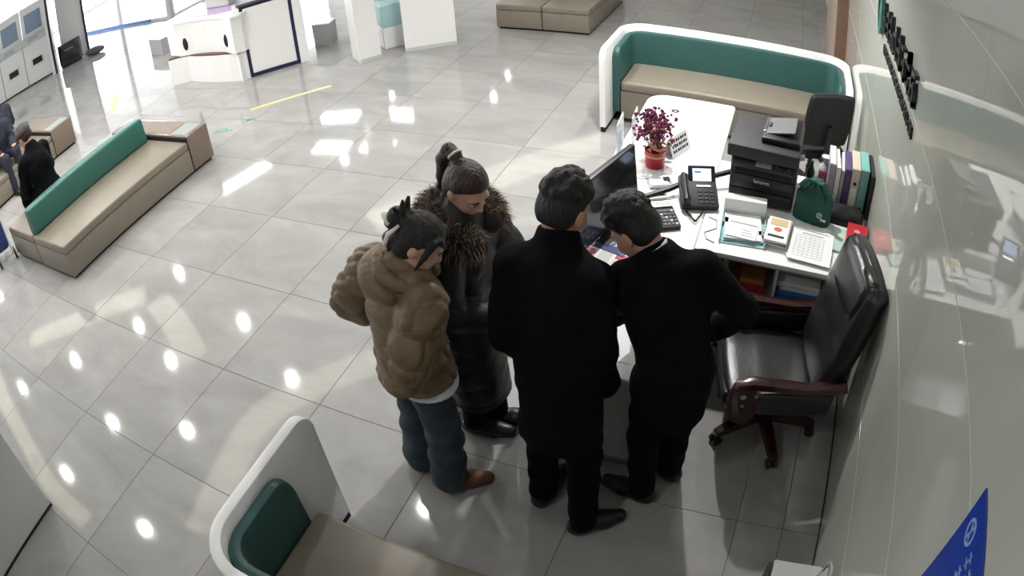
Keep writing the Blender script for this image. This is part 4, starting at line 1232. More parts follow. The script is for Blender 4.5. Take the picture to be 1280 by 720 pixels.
# ------------------------------------------------------------------ people: smooth-blended volumes turned into one continuous surface
class Vol:
    def __init__(self, lo, hi, h):
        self.lo = np.array(lo, np.float32); self.h = h
        self.n = np.ceil((np.array(hi) - np.array(lo)) / h).astype(int) + 1
        self.d = np.full(self.n, 1.0, np.float32)
    def sub(self, lo, hi):
        a = np.clip(np.floor((np.array(lo) - self.lo) / self.h).astype(int), 0, self.n - 1)
        b = np.clip(np.ceil((np.array(hi) - self.lo) / self.h).astype(int) + 1, 1, self.n)
        ax = [self.lo[k] + self.h * np.arange(a[k], b[k], dtype=np.float32) for k in range(3)]
        return tuple(slice(a[k], b[k]) for k in range(3)), np.meshgrid(*ax, indexing='ij', sparse=True)
    def put(self, sl, dist, k, cut=False):
        c = self.d[sl]
        if cut:
            self.d[sl] = np.maximum(c, -dist)
            return
        if k <= 0:
            self.d[sl] = np.minimum(c, dist)
            return
        hh = np.maximum(k - np.abs(c - dist), 0) / k
        self.d[sl] = np.minimum(c, dist) - hh * hh * k * .25
    def cone(self, a, b, ra, rb, k=.03, flat=None, amt=1.0, cut=False, rings=None):
        """tapered limb; flat = axis along which the section is divided by amt (<1 thinner)"""
        a = np.array(a, float); b = np.array(b, float)
        m = max(ra, rb) * max(1, amt) + k + 3 * self.h
        sl, (X, Y, Z) = self.sub(np.minimum(a, b) - m, np.maximum(a, b) + m)
        ab = b - a
        t = np.clip(((X - a[0]) * ab[0] + (Y - a[1]) * ab[1] + (Z - a[2]) * ab[2]) / max(ab @ ab, 1e-9), 0, 1)
        x, y, z = X - a[0] - t * ab[0], Y - a[1] - t * ab[1], Z - a[2] - t * ab[2]
        r = ra + (rb - ra) * t
        if rings:
            r = r + rings[1] * (np.abs(np.sin(PI * (rings[0] * t + (rings[2] if len(rings) > 2 else 0)))) ** .45 - .75)
        if flat is not None:
            f = np.array(flat, float); f /= np.linalg.norm(f)
            s = x * f[0] + y * f[1] + z * f[2]
            g = 1 / amt - 1
            x, y, z = x + f[0] * s * g, y + f[1] * s * g, z + f[2] * s * g
        self.put(sl, (np.sqrt(x * x + y * y + z * z) - r).astype(np.float32), k, cut)
    def ell(self, c, r, rot=None, k=.02, cut=False):
        c = np.array(c, float); r = np.array(r, float)
        m = r.max() + k + 3 * self.h
        sl, (X, Y, Z) = self.sub(c - m, c + m)
        x, y, z = X - c[0], Y - c[1], Z - c[2]
        if rot is not None:
            R = np.array(rot)     # columns = local axes
            x, y, z = (x * R[0, 0] + y * R[1, 0] + z * R[2, 0], x * R[0, 1] + y * R[1, 1] + z * R[2, 1], x * R[0, 2] + y * R[1, 2] + z * R[2, 2])
        k0 = np.sqrt((x / r[0]) ** 2 + (y / r[1]) ** 2 + (z / r[2]) ** 2)
        k1 = np.sqrt((x / r[0] ** 2) ** 2 + (y / r[1] ** 2) ** 2 + (z / r[2] ** 2) ** 2) + 1e-9
        self.put(sl, (k0 * (k0 - 1) / k1).astype(np.float32), k, cut)
    def plane(self, p, n):
        """keep the side the normal points away from"""
        ax = [self.lo[k] + self.h * np.arange(self.n[k], dtype=np.float32) for k in range(3)]
        X, Y, Z = np.meshgrid(*ax, indexing='ij', sparse=True)
        n = np.array(n, float); n /= np.linalg.norm(n)
        self.d = np.maximum(self.d, ((X - p[0]) * n[0] + (Y - p[1]) * n[1] + (Z - p[2]) * n[2]).astype(np.float32))
    def warp(self, fn):
        ax = [self.lo[k] + self.h * np.arange(self.n[k], dtype=np.float32) for k in range(3)]
        G = np.meshgrid(*ax, indexing='ij', sparse=True)
        near = np.abs(self.d) < .06
        self.d = np.where(near, self.d - fn(*G).astype(np.float32), self.d)
    def mesh(self):
        d = self.d; ins = d < 0
        n = np.array(d.shape)
        cnt = np.zeros(n - 1, np.int8); P = np.zeros((*(n - 1), 3), np.float32)
        def cs(a, o):
            return a[o[0]:o[0] + n[0] - 1, o[1]:o[1] + n[1] - 1, o[2]:o[2] + n[2] - 1]
        corners = [(i, j, k) for i in (0, 1) for j in (0, 1) for k in (0, 1)]
        tot = np.zeros(n - 1, np.int8)
        for o in corners:
            tot += cs(ins, o)
        act = np.argwhere((tot > 0) & (tot < 8))
        vid = -np.ones(n - 1, np.int64)
        vid[tuple(act.T)] = np.arange(len(act))
        acc = np.zeros((len(act), 3)); num = np.zeros(len(act))
        for ax in range(3):
            for o in corners:
                if o[ax]:
                    continue
                p = list(o); p[ax] = 1
                d0 = d[tuple((act + o).T)]; d1 = d[tuple((act + p).T)]
                cr = (d0 < 0) != (d1 < 0)
                t = np.where(cr, d0 / np.where(cr, d0 - d1, 1), 0)
                q = np.array(o, float)[None, :].repeat(len(act), 0); q[:, ax] += t
                acc += q * cr[:, None]; num += cr
        V = (act + acc / num[:, None]) * self.h + self.lo
        F = []
        for ax in range(3):
            a, b = (ax + 1) % 3, (ax + 2) % 3
            s0 = [slice(None)] * 3; s1 = [slice(None)] * 3
            s0[ax] = slice(0, -1); s1[ax] = slice(1, None)
            e = ins[tuple(s0)] != ins[tuple(s1)]
            ix = np.argwhere(e)
            ok = (ix[:, a] > 0) & (ix[:, b] > 0) & (ix[:, a] < n[a] - 1) & (ix[:, b] < n[b] - 1)
            ix = ix[ok]
            fl_ = ins[tuple(ix.T)]
            def cell(da, db):
                q = ix.copy(); q[:, a] -= da; q[:, b] -= db
                return vid[tuple(q.T)]
            q = np.stack([cell(1, 1), cell(0, 1), cell(0, 0), cell(1, 0)], 1)
            q[~fl_] = q[~fl_][:, ::-1]
            F.append(q)
        return V, np.concatenate(F)
def relax(V, F, it=2, f=.5):
    E = np.concatenate([F[:, [0, 1]], F[:, [1, 2]], F[:, [2, 3]], F[:, [3, 0]]])
    for _ in range(it):
        A = np.zeros_like(V); N = np.zeros(len(V))
        np.add.at(A, E[:, 0], V[E[:, 1]]); np.add.at(A, E[:, 1], V[E[:, 0]])
        np.add.at(N, E[:, 0], 1); np.add.at(N, E[:, 1], 1)
        V = V * (1 - f) + A / np.maximum(N, 1)[:, None] * f
    return V
def vobj(name, vol, mat, parent, it=2, label=None, rough=0.0, rs=9.0):
    V, F = vol.mesh()
    V = relax(V, F, it)
    me = bpy.data.meshes.new(name)
    me.vertices.add(len(V)); me.loops.add(len(F) * 4); me.polygons.add(len(F))
    W = TF[parent.name].inverted()
    V = V @ np.array(W)[:3, :3].T + np.array(W)[:3, 3]
    me.vertices.foreach_set('co', V.astype(np.float32).ravel())
    me.loops.foreach_set('vertex_index', F.astype(np.int32).ravel())
    me.polygons.foreach_set('loop_start', np.arange(0, len(F) * 4, 4, dtype=np.int32))
    me.polygons.foreach_set('use_smooth', np.ones(len(F), bool))
    me.update(calc_edges=True)
    me.validate()
    me.materials.append(MT[mat] if isinstance(mat, str) else mat)
    o = bpy.data.objects.new(name, me)
    COL.objects.link(o)
    o.parent = parent
    if label:
        o['label'] = label
    return o
def vnoise(X, Y, Z, s, seed=0):
    """cheap smooth pseudo-noise in -1..1"""
    return (np.sin(X * s * 1.7 + np.sin(Y * s * 1.3 + seed) * 1.7 + seed) * np.sin(Z * s * 1.1 + np.sin(X * s * .9 + seed * 2) * 1.5) + np.sin(Y * s * 2.1 + np.sin(Z * s * 1.6 + seed * 3) * 1.4) * .6) / 1.6

def frame(yaw, pitch, roll=0.0):
    """columns: right, face forward, up; yaw from +X counter-clockwise, pitch down positive (degrees)"""
    y, p, r = map(math.radians, (yaw, pitch, roll))
    f = np.array([math.cos(y) * math.cos(p), math.sin(y) * math.cos(p), -math.sin(p)])
    rt = np.array([math.sin(y), -math.cos(y), 0.0])
    up = np.cross(rt, f)
    rt2 = rt * math.cos(r) + up * math.sin(r)
    return np.stack([rt2, f, np.cross(rt2, f)], 1)
A_ = lambda *v: np.array(v, float)

def add_head(v, c, R, fem=False):
    q = lambda x, y, z: c + R @ A_(x, y, z)
    s = .95 if fem else 1.0
    E = lambda x, y, z, a, b, d, k=.02: v.ell(q(x * s, y * s, z * s), A_(a, b, d) * s, R, k)
    E(0, -.012, .032, .076, .097, .084)
    E(0, .022, -.035, .064, .074, .088, .03)
    E(0, .052, -.092, .034, .034, .026, .03)
    E(0, .078, .022, .052, .018, .012, .02)
    for sx in (-1, 1):
        E(.037 * sx, .064, -.032, .026, .022, .024, .02)
        E(.030 * sx, .090, .004, .015, .008, .009, .008) if False else None
        v.ell(q(.031 * sx * s, .096 * s, .003 * s), A_(.017, .012, .010) * s, R, .0, cut=True) if False else None
        # ear
        E(.076 * sx, -.004, -.008, .010, .021, .031, .008)
        E(.083 * sx, -.012, -.002, .007, .017, .027, .008)
    v.cone(q(0, .088 * s, .012 * s), q(0, .106 * s, -.030 * s), .009 * s, .0135 * s, .012)
    for sx in (-1, 1):
        E(.012 * sx, .094, -.034, .008, .009, .007, .008)
    E(0, .083, -.060, .024, .014, .010, .008)
    E(0, .080, -.071, .020, .013, .008, .008)
    return s
def face_parts(body, c, R, s, male):
    q = lambda x, y, z: Vector((c + R @ A_(x * s, y * s, z * s)).tolist())
    M3 = Matrix([[R[i][j] for j in range(3)] for i in range(3)]).to_4x4()
    p = body
    for sx in (-1, 1):
        bm = B(); sph(bm, q(.031 * sx, .084, .002), (.0135, .008, .0062), 12, M3)
        e = obj('eye', bm, 'eyewhite', p, True, smooth='full')
        bm = B(); sph(bm, q(.031 * sx, .0905, .001), (.0058, .003, .0058), 10, M3)
        # the iris is part of the eye's own piece on the face
        obj('iris', bm, 'iris', p, True, smooth='full')
        bm = B(); tube(bm, [q(.014 * sx, .096, .020), q(.030 * sx, .097, .025), q(.048 * sx, .086, .020)], [.0035, .0045, .002], 6)
        obj('eyebrow', bm, 'hairblk', p, True, smooth='full')
    bm = B(); sph(bm, q(0, .093, -.060), (.021, .006, .0042), 12, M3); sph(bm, q(0, .091, -.069), (.018, .006, .0046), 12, M3)
    obj('lips', bm, 'lip', p, True, smooth='full')
def hand(v, w, d, palm, curl=.5, side=1):
    """palm and five fingers; w wrist, d pointing direction, palm = palm normal"""
    w, d, n = A_(*w), A_(*d) / np.linalg.norm(d), A_(*palm)
    n = n - d * (n @ d); n /= np.linalg.norm(n)
    x = np.cross(d, n) * side
    v.cone(w, w + d * .03, .026, .030, .015, n, .62)
    v.cone(w + d * .03, w + d * .078, .036, .039, .012, n, .36)
    for k, (o, L, r) in enumerate(((-.030, .066, .0078), (-.010, .076, .0085), (.011, .071, .0084), (.031, .056, .0074))):
        p = w + d * .082 + x * o
        for u, ff in ((0, .42), (1, .33), (2, .25)):
            a = curl * (.45 + .5 * u)
            dd = d * math.cos(a) + n * math.sin(a)
            e = p + dd * L * ff
            v.cone(p, e, r * (1 - .08 * u), r * (.94 - .1 * u), .004)
            p = e
    p = w + d * .025 - x * .028
    dd = d * .62 - x * .62 + n * .35
    e = p + dd * .038; v.cone(p, e, .013, .011, .012)
    v.cone(e, e + (d * .85 - x * .1 + n * .35) * .034, .0105, .0085, .004)

def person(name, label, J, R, loc, skin='skin', fem=False, clothes=None, group=None, h=.0065, hands=True):
    """one continuous body; clothing, hair and face details are its child meshes"""
    t = thing(name, label, 'person', loc, 0, group)
    pts = np.array([p for p in J.values()])
    v = Vol(pts.min(0) - .22, pts.max(0) + .22, h)
    c = J['head']
    s = add_head(v, c, R, fem)
    nk = J['neck']
    v.cone(c + R @ A_(0, -.028, -.055), nk + A_(0, 0, .0), .052 * s, .057 * s, .025)
    sp = J['chest']; pv = J['pelvis']
    fw = J['fwd'] - pv if 'fwd' in J else A_(0, 1, 0)
    v.cone(nk, sp, .055, .115, .05, fw, .62)
    v.cone(sp, pv, .125, .125, .05, fw, .68)
    for S_ in 'LR':
        sh, el, wr_, hp, kn, an, toe = [J[k + S_] for k in ('sh', 'el', 'wr', 'hip', 'kn', 'an', 'toe')]
        v.cone(sp + (nk - sp) * .6, sh, .06, .05, .04)
        v.cone(sh, el, .046, .037, .02)
        v.cone(el, wr_, .037, .025, .015)
        v.cone(pv, hp, .09, .085, .04)
        v.cone(hp, kn, .078, .05, .03)
        v.cone(kn, an, .05, .034, .02)
        v.cone(an, toe * .55 + an * .45 - A_(0, 0, .02), .028, .018, .01)
        if hands:
            d = J.get('hd' + S_, wr_ - el)
            hand(v, wr_, d, J.get('pn' + S_, A_(0, 0, -1)), .55, 1 if S_ == 'R' else -1)
    body = vobj('body', v, skin, t, 2)
    face_parts(t, c, R, s, not fem)
    return t
def legs(t, J, mat, r=(.098, .075, .066), hem=.05, name='trousers', fw=None, wrinkle=.006, waist=.125, top=9.0):
    pts = np.array([J[k] for k in ('pelvis', 'hipL', 'hipR', 'knL', 'knR', 'anL', 'anR')])
    v = Vol(pts.min(0) - .18, pts.max(0) + A_(.18, .18, .22), .009)
    pv = J['pelvis']
    fw = J['fwd'] - pv
    up = (J['chest'] - pv); up = up / np.linalg.norm(up)
    v.cone(pv + up * .12, pv, waist * .95, waist, .05, fw, .72)
    for S_ in 'LR':
        hp, kn, an = J['hip' + S_], J['kn' + S_], J['an' + S_]
        v.cone(pv, hp, r[0], r[0], .04)
        v.cone(hp, kn, r[0], r[1], .03)
        d = an - kn
        v.cone(kn, kn + d * 1.0, r[1], r[2], .02)
    v.warp(lambda X, Y, Z: wrinkle * vnoise(X, Y, Z * 2.2, 14, 1.0))
    v.plane((0, 0, hem), (0, 0, -1))
    v.plane((0, 0, top), (0, 0, 1))
    return vobj(name, v, mat, t, 2)
def shoes(t, J, mat, L=.5, name='shoe', boot=0.0):
    for S_ in 'LR':
        an, toe = J['an' + S_], J['toe' + S_]
        g = J.get('ground', 0.0)
        d = toe - an; d[2] = 0; d = d / np.linalg.norm(d)
        hl = an - d * .035
        v = Vol(np.minimum(hl, toe) - .1, np.maximum(hl, toe) + A_(.1, .1, .12 + boot), .007)
        b = A_(0, 0, 1)
        a0 = A_(hl[0], hl[1], g + .045); a1 = A_(*(an[:2] + d[:2] * .10), g + .040); a2 = A_(*(an[:2] + d[:2] * .185), g + .032)
        v.cone(a0, a1, .045, .047, .02); v.cone(a1, a2, .049, .036, .02)
        v.cone(A_(an[0], an[1], g + .05), A_(an[0], an[1], g + .11 + boot), .047, .05, .03)
        v.plane((0, 0, g + .004), (0, 0, -1))
        vobj(name, v, mat, t, 1)
def coat(t, J, mat, name='jacket', grow=.0, hem=.62, flare=.02, sleeve=(.072, .060, .050), quilt=0.0, qs=.11, wr=.008, neckcut=.02, pocket=True, sleeveend=True, depth=.72, k=.05, hip=None, chestr=.165, bulk=None, h=.009, seed=1.0, rq=None, crease=0.0, ntop=.12):
    ks = ('neck', 'chest', 'pelvis', 'shL', 'shR', 'elL', 'elR', 'wrL', 'wrR')
    pts = np.array([J[q] for q in ks])
    lo = pts.min(0) - .24; hi = pts.max(0) + .22
    lo[2] = min(lo[2], hem - .05)
    v = Vol(lo, hi, h)
    nk, sp, pv = J['neck'], J['chest'], J['pelvis']
    fw = J['fwd'] - pv
    v.cone(nk + (nk - sp) * ntop, nk, .062 + grow, .075 + grow, .03)
    rg_ = lambda n_, ph=0.: (n_, rq, ph) if rq else None
    v.cone(nk, sp, .085 + grow, chestr + grow, .06, fw, depth, rings=rg_(1.5, .2))
    v.cone(sp, pv, chestr + grow, chestr - .005 + grow + (bulk or 0), .06 if not rq else .02, fw, depth, rings=rg_(2, .0))
    down = hip if hip is not None else A_(pv[0], pv[1], hem)
    if hem < pv[2]:
        v.cone(pv, A_(down[0], down[1], hem - .08), chestr - .005 + grow + (bulk or 0), chestr + flare + grow, .05 if not rq else .02, fw, depth + .06, rings=rg_(max(1, round((pv[2] - hem + .08) / .13))))
    for S_ in 'LR':
        sh, el, w_ = J['sh' + S_], J['el' + S_], J['wr' + S_]
        v.cone(nk + (sp - nk) * .25, sh, .068 + grow, sleeve[0] * .98, .05)
        v.cone(sh, el, sleeve[0], sleeve[1], .03 if not rq else .012, rings=rg_(2, .1))
        v.cone(el, w_, sleeve[1], sleeve[2], .03 if not rq else .012, rings=rg_(2, .0))
    def fn(X, Y, Z):
        f = wr * vnoise(X, Y, Z * 1.6, 11, seed) + wr * .5 * vnoise(X, Y, Z, 27, seed + 2)
        if crease:
            f = f + crease * (np.sqrt(np.abs(vnoise(X * .8, Y * .8, Z * 1.5, 13, seed + 5)) + .004) - .45) + crease * .5 * (np.sqrt(np.abs(vnoise(X, Y, Z * 1.4, 29, seed + 9)) + .004) - .45)
        if quilt:
            f = f + quilt * (np.sqrt(np.abs(np.sin(PI * (Z + .10 * X * np.sin(9 * Y) + .03 * np.sin(X * 11 + Y * 7)) / qs)) + .02) - .6)
        return f
    v.warp(fn)
    v.plane((0, 0, hem), (0, 0, -1))
    return v
def finish(v, name, mat, t, it=2):
    return vobj(name, v, mat, t, it)
def male_hair(t, c, R, mat='hairblk', top=.012, seed=0):
    v = Vol(c - .2, c + .2, .005)
    q = lambda x, y, z: c + R @ A_(x, y, z)
    v.ell(q(0, -.016, .045), (.083, .099, .085 + top), R, .01)
    v.ell(q(0, -.045, -.005), (.079, .070, .075), R, .03)
    v.ell(q(0, .045, .085), (.062, .055, .035), R, .02)
    rg = np.random.default_rng(seed)
    for k in range(150):
        a = rg.uniform(0, 2 * PI); e = rg.uniform(.15, 1.4)
        p = A_(.082 * math.cos(a) * math.cos(e), -.016 + .097 * math.sin(a) * math.cos(e), .05 + (.085 + top) * math.sin(e))
        d = A_(p[0] * .3 + rg.normal() * .3, .6 + rg.normal() * .4, .5 + rg.normal() * .3); d /= np.linalg.norm(d)
        v.cone(q(*p), q(*(p + d * rg.uniform(.012, .024))), .010, .004, .016)
    ax_ = [v.lo[k] + v.h * np.arange(v.n[k], dtype=np.float32) for k in range(3)]
    X, Y, Z = np.meshgrid(*ax_, indexing='ij', sparse=True)
    lx = (X - c[0]) * R[0, 0] + (Y - c[1]) * R[1, 0] + (Z - c[2]) * R[2, 0]
    ly = (X - c[0]) * R[0, 1] + (Y - c[1]) * R[1, 1] + (Z - c[2]) * R[2, 1]
    lz = (X - c[0]) * R[0, 2] + (Y - c[1]) * R[1, 2] + (Z - c[2]) * R[2, 2]
    # hairline: forehead, temples, ears, nape
    keep = (np.sqrt(((ly - .105) / .122) ** 2 + ((lz + .045) / .105) ** 2) - 1) * .10
    keep = np.minimum(keep, lz + .062 + .25 * np.minimum(ly + .06, 0))
    v.d = np.maximum(v.d, (-keep).astype(np.float32))
    return vobj('hair', v, mat, t, 1)
def female_hair(t, c, R, mat, seed=0, bun=None, pony=None, s=.95, fringe=False):
    v = Vol(c - .26, c + .26, .005)
    q = lambda x, y, z: c + R @ A_(x, y, z)
    v.ell(q(0, -.014, .036), (.081, .101, .088), R, .01)
    v.ell(q(0, -.040, -.02), (.074, .072, .075), R, .03)
    ax_ = [v.lo[k] + v.h * np.arange(v.n[k], dtype=np.float32) for k in range(3)]
    X, Y, Z = np.meshgrid(*ax_, indexing='ij', sparse=True)
    lx = (X - c[0]) * R[0, 0] + (Y - c[1]) * R[1, 0] + (Z - c[2]) * R[2, 0]
    ly = (X - c[0]) * R[0, 1] + (Y - c[1]) * R[1, 1] + (Z - c[2]) * R[2, 1]
    lz = (X - c[0]) * R[0, 2] + (Y - c[1]) * R[1, 2] + (Z - c[2]) * R[2, 2]
    keep = (np.sqrt(((ly - .105) / .112) ** 2 + ((lz + .04) / .110) ** 2) - 1) * .10
    keep = np.minimum(keep, lz + .075)
    v.d = np.maximum(v.d, (-keep).astype(np.float32))
    for pp in (bun or []):
        v.cone(q(*pp[0]), q(*pp[1]), pp[2], pp[3], .008)
    for pp in (pony or []):
        v.cone(q(*pp[0]), q(*pp[1]), pp[2], pp[3], .012)
    return vobj('hair', v, mat, t, 1)
def collar(t, nk, up, rad, hgt, mat, name='shirt_collar', th=.006):
    up = Vector(up).normalized()
    m = Matrix.Translation(nk) @ up.to_track_quat('Z', 'Y').to_matrix().to_4x4()
    bm = B()
    lathe(bm, [(rad + .012, -.02), (rad + .004, hgt), (rad - .002, hgt + .002), (rad + .002, -.02)], seg=28)
    bmesh.ops.transform(bm, matrix=m, verts=bm.verts)
    return obj(name, bm, mat, t, True, smooth=True)

# ---- standing man seen from behind
J = dict(head=A_(3.884, .865, 1.545), neck=A_(3.872, .815, 1.42), chest=A_(3.885, .745, 1.22), pelvis=A_(3.925, .655, .93), fwd=A_(4.0, 1.65, .93),
         shL=A_(3.715, .77, 1.335), shR=A_(4.03, .755, 1.33), elL=A_(3.70, .68, 1.06), elR=A_(4.075, .70, 1.05), wrL=A_(3.745, .80, .86), wrR=A_(4.085, .775, .80),
         hipL=A_(3.835, .66, .90), hipR=A_(4.015, .64, .90), knL=A_(3.83, .69, .49), knR=A_(4.05, .61, .49), anL=A_(3.835, .655, .09), anR=A_(4.075, .545, .09), toeL=A_(3.87, .84, .04), toeR=A_(4.23, .66, .04),
         hdL=A_(.1, .6, -.75), hdR=A_(-.45, .3, -.8), pnL=A_(1, 0, 0), pnR=A_(-1, 0, 0))
R = frame(66, 24)
p1 = person('person', 'man in black knee coat seen from behind at the desk end, short black hair', J, R, (3.95, .62, 0))
v = coat(p1, J, 'suit', hem=.585, sleeve=(.076, .066, .056), chestr=.172, wr=.007, depth=.70, flare=.02, hip=A_(3.945, .63, 0), crease=.005)
v.cone(J['neck'] + A_(0, -.005, -.02), J['neck'] + A_(0, .005, .055), .076, .068, .02)
v.plane(J['neck'] + A_(0, 0, .075), (0, .55, 1))
finish(v, 'coat', 'suit', p1)
legs(p1, J, 'trouser', r=(.09, .078, .068))
shoes(p1, J, 'shoe')
male_hair(p1, J['head'], R, seed=3)

# ---- bending man beside the chair
J = dict(head=A_(4.118, 1.0, 1.42), neck=A_(4.228, .955, 1.325), chest=A_(4.285, .905, 1.155), pelvis=A_(4.365, .82, .90), fwd=A_(3.75, 1.64, .90),
         shL=A_(4.12, .855, 1.275), shR=A_(4.395, 1.0, 1.30), elL=A_(4.04, .97, 1.03), elR=A_(4.575, 1.05, 1.10), wrL=A_(4.13, 1.14, .93), wrR=A_(4.47, 1.09, .93),
         hipL=A_(4.275, .79, .88), hipR=A_(4.41, .90, .88), knL=A_(4.265, .81, .49), knR=A_(4.385, .95, .49), anL=A_(4.285, .81, .09), anR=A_(4.385, .985, .09), toeL=A_(4.12, .84, .04), toeR=A_(4.24, 1.08, .04),
         hdL=A_(.2, .5, -.3), hdR=A_(-.5, .2, -.7), pnL=A_(0, 0, -1), pnR=A_(-.6, -.2, -.3))
R = frame(165, 42)
p2 = person('person', 'bending man in black coat with white collar beside the leather chair, hand on hip', J, R, (4.34, .88, 0))
v = coat(p2, J, 'suit', hem=.62, sleeve=(.078, .068, .056), chestr=.162, wr=.007, depth=.74, flare=.015, hip=A_(4.345, .86, 0), seed=4.0, crease=.005)
finish(v, 'coat', 'suit', p2)
legs(p2, J, 'trouser', r=(.088, .076, .066))
shoes(p2, J, 'shoe')
male_hair(p2, J['head'], R, seed=8)
collar(p2, J['neck'] + A_(-.018, .008, .028), (-.75, .2, 1), .064, .032, 'shirt')
for wpt, d in ((J['wrR'], J['hdR']),):
    bm = B(); cyl(bm, Vector(wpt) - Vector(d).normalized() * .03, Vector(wpt) + Vector(d).normalized() * .012, .044, .046, 18, False)
    obj('shirt_cuff', bm, 'shirt', p2, True, smooth=True)

# ---- woman in khaki puffer jacket
J = dict(head=A_(3.385, .665, 1.435), neck=A_(3.295, .655, 1.315), chest=A_(3.27, .65, 1.13), pelvis=A_(3.285, .62, .84), fwd=A_(3.75, 1.50, .84),
         shL=A_(3.115, .71, 1.235), shR=A_(3.42, .575, 1.225), elL=A_(2.945, .69, 1.02), elR=A_(3.365, .47, .97), wrL=A_(3.15, .77, .88), wrR=A_(3.39, .585, .885),
         hipL=A_(3.225, .655, .82), hipR=A_(3.335, .59, .82), knL=A_(3.20, .67, .46), knR=A_(3.385, .59, .46), anL=A_(3.175, .645, .09), anR=A_(3.37, .575, .09), toeL=A_(3.31, .73, .04), toeR=A_(3.525, .665, .04),
         hdL=A_(.7, -.1, -.5), hdR=A_(-.3, .6, -.6), pnL=A_(.5, -.5, 0), pnR=A_(-.6, 0, 0))
R = frame(14, 34, 4)
p3 = person('person', 'woman in khaki puffer jacket and jeans with hands in pockets, hair in a clip', J, R, (3.29, .61, 0), 'skinlite', True)
v = coat(p3, J, 'puffer', grow=.010, hem=.77, sleeve=(.092, .088, .062), chestr=.160, wr=.0055, depth=.84, bulk=.012, seed=2.0, rq=.028, h=.0065, crease=.008, quilt=.013, qs=.13, ntop=.0)
finish(v, 'puffer_jacket', 'puffer', p3, 1)
# stand collar and folded-down hood behind the neck
nk = J['neck']
v = Vol(nk - .28, nk + .28, .006)
ring = [A_(nk[0] + .02 + .098 * math.cos(a), nk[1] + .108 * math.sin(a), nk[2] + .002 - .045 * math.cos(a)) for a in np.linspace(.5, 2 * PI - .5, 20)]
for a, b in zip(ring, ring[1:]):
    v.cone(a, b, .030, .030, .012)
hd_ = [A_(nk[0] - .015 + .120 * math.cos(a), nk[1] + .128 * math.sin(a), nk[2] - .055 - .035 * math.cos(a)) for a in np.linspace(PI * .45, PI * 1.55, 18)]
for k_, (a, b) in enumerate(zip(hd_, hd_[1:])):
    w_ = .030 + .022 * math.sin(PI * (k_ + .5) / 17)
    v.cone(a, b, w_, w_, .006)
v.warp(lambda X, Y, Z: .006 * (np.sqrt(np.abs(vnoise(X, Y, Z, 24, 3.0)) + .004) - .45))
vobj('hood', v, 'puffer', p3, 1)
v = Vol(J['pelvis'] - A_(.3, .3, .2), J['pelvis'] + A_(.3, .3, .2), .009)
v.cone(J['pelvis'] + A_(0, 0, .1), J['pelvis'] + A_(.03, .012, -.12), .148, .168, .02, J['fwd'] - J['pelvis'], .82)
v.plane((0, 0, .715), (0, 0, -1)); v.plane((0, 0, .782), (0, 0, 1))
vobj('shirt_hem', v, 'shirt', p3, 1)
legs(p3, J, 'jeans', r=(.090, .084, .092), hem=.035, name='jeans', wrinkle=.011, waist=.112, top=.805)
shoes(p3, J, 'brownshoe')
female_hair(p3, J['head'], R, 'hairblk', 1,
            bun=[((0, -.09, .03), (0, -.125, .055), .036, .034), ((0, -.125, .055), (.0, -.13, .02), .034, .03), ((-.01, -.10, .07), (-.035, -.12, .125), .022, .008), ((.01, -.11, .07), (.01, -.135, .13), .02, .006), ((0, -.12, .06), (.04, -.15, .10), .018, .006), ((0, -.09, .01), (0, -.105, -.05), .03, .028), ((0, -.105, -.05), (.005, -.085, -.09), .028, .014)] + [((sx * .060, .045, .065), (sx * .074, .040, .0), .018, .012) for sx in (-1, 1)] + [((sx * .074, .040, .0), (sx * .070, .036, -.075), .012, .005) for sx in (-1, 1)] + [((sx * .05, .06, .075), (sx * .030, .095, .048), .014, .005) for sx in (-1, 1)])
bm = B()
q = lambda x, y, z: Vector((J['head'] + R @ A_(x, y, z)).tolist())
tube(bm, [q(.03, -.135, .02), q(.0, -.165, .03), q(-.03, -.14, .01), q(-.02, -.115, -.04), q(.02, -.12, -.05)], [.009, .015, .015, .012, .007], 8)
tube(bm, [q(.045, -.10, .05), q(.055, -.12, .0), q(.04, -.11, -.06), q(.03, -.095, -.08)], [.006, .010, .009, .005], 8)
obj('hair_clip', bm, 'clip', p3, True, smooth='full')

# ---- woman in long dark coat with fur collar
J = dict(head=A_(3.425, 1.005, 1.475), neck=A_(3.375, 1.005, 1.335), chest=A_(3.365, 1.00, 1.13), pelvis=A_(3.36, .985, .82), fwd=A_(4.3, .80, .82),
         shL=A_(3.425, 1.16, 1.235), shR=A_(3.36, .85, 1.235), elL=A_(3.50, 1.24, .99), elR=A_(3.395, .775, .98), wrL=A_(3.60, 1.10, .90), wrR=A_(3.555, .885, .93),
         hipL=A_(3.37, 1.06, .80), hipR=A_(3.35, .90, .80), knL=A_(3.40, 1.08, .46), knR=A_(3.375, .93, .46), anL=A_(3.41, 1.07, .09), anR=A_(3.335, .965, .09), toeL=A_(3.55, 1.10, .04), toeR=A_(3.50, .99, .04),
         hdL=A_(.8, -.3, -.2), hdR=A_(.8, .3, 0), pnL=A_(0, 0, -1), pnR=A_(0, 0, -1))
R = frame(-24, 30, 0)
p4 = person('person', 'woman in long black padded coat with thick fur collar and brown ponytail', J, R, (3.38, 1.0, 0), 'skinlite', True)
v = coat(p4, J, 'blackpuff', grow=.008, hem=.30, sleeve=(.082, .076, .058), chestr=.165, wr=.005, depth=.80, flare=-.01, hip=A_(3.385, 1.0, 0), seed=6.0, rq=.006, h=.008, crease=.006, ntop=-.15)
finish(v, 'padded_coat', 'blackpuff', p4, 1)
legs(p4, J, 'trouser', r=(.085, .07, .062), hem=.06)
shoes(p4, J, 'shoe', name='boot', boot=.12)
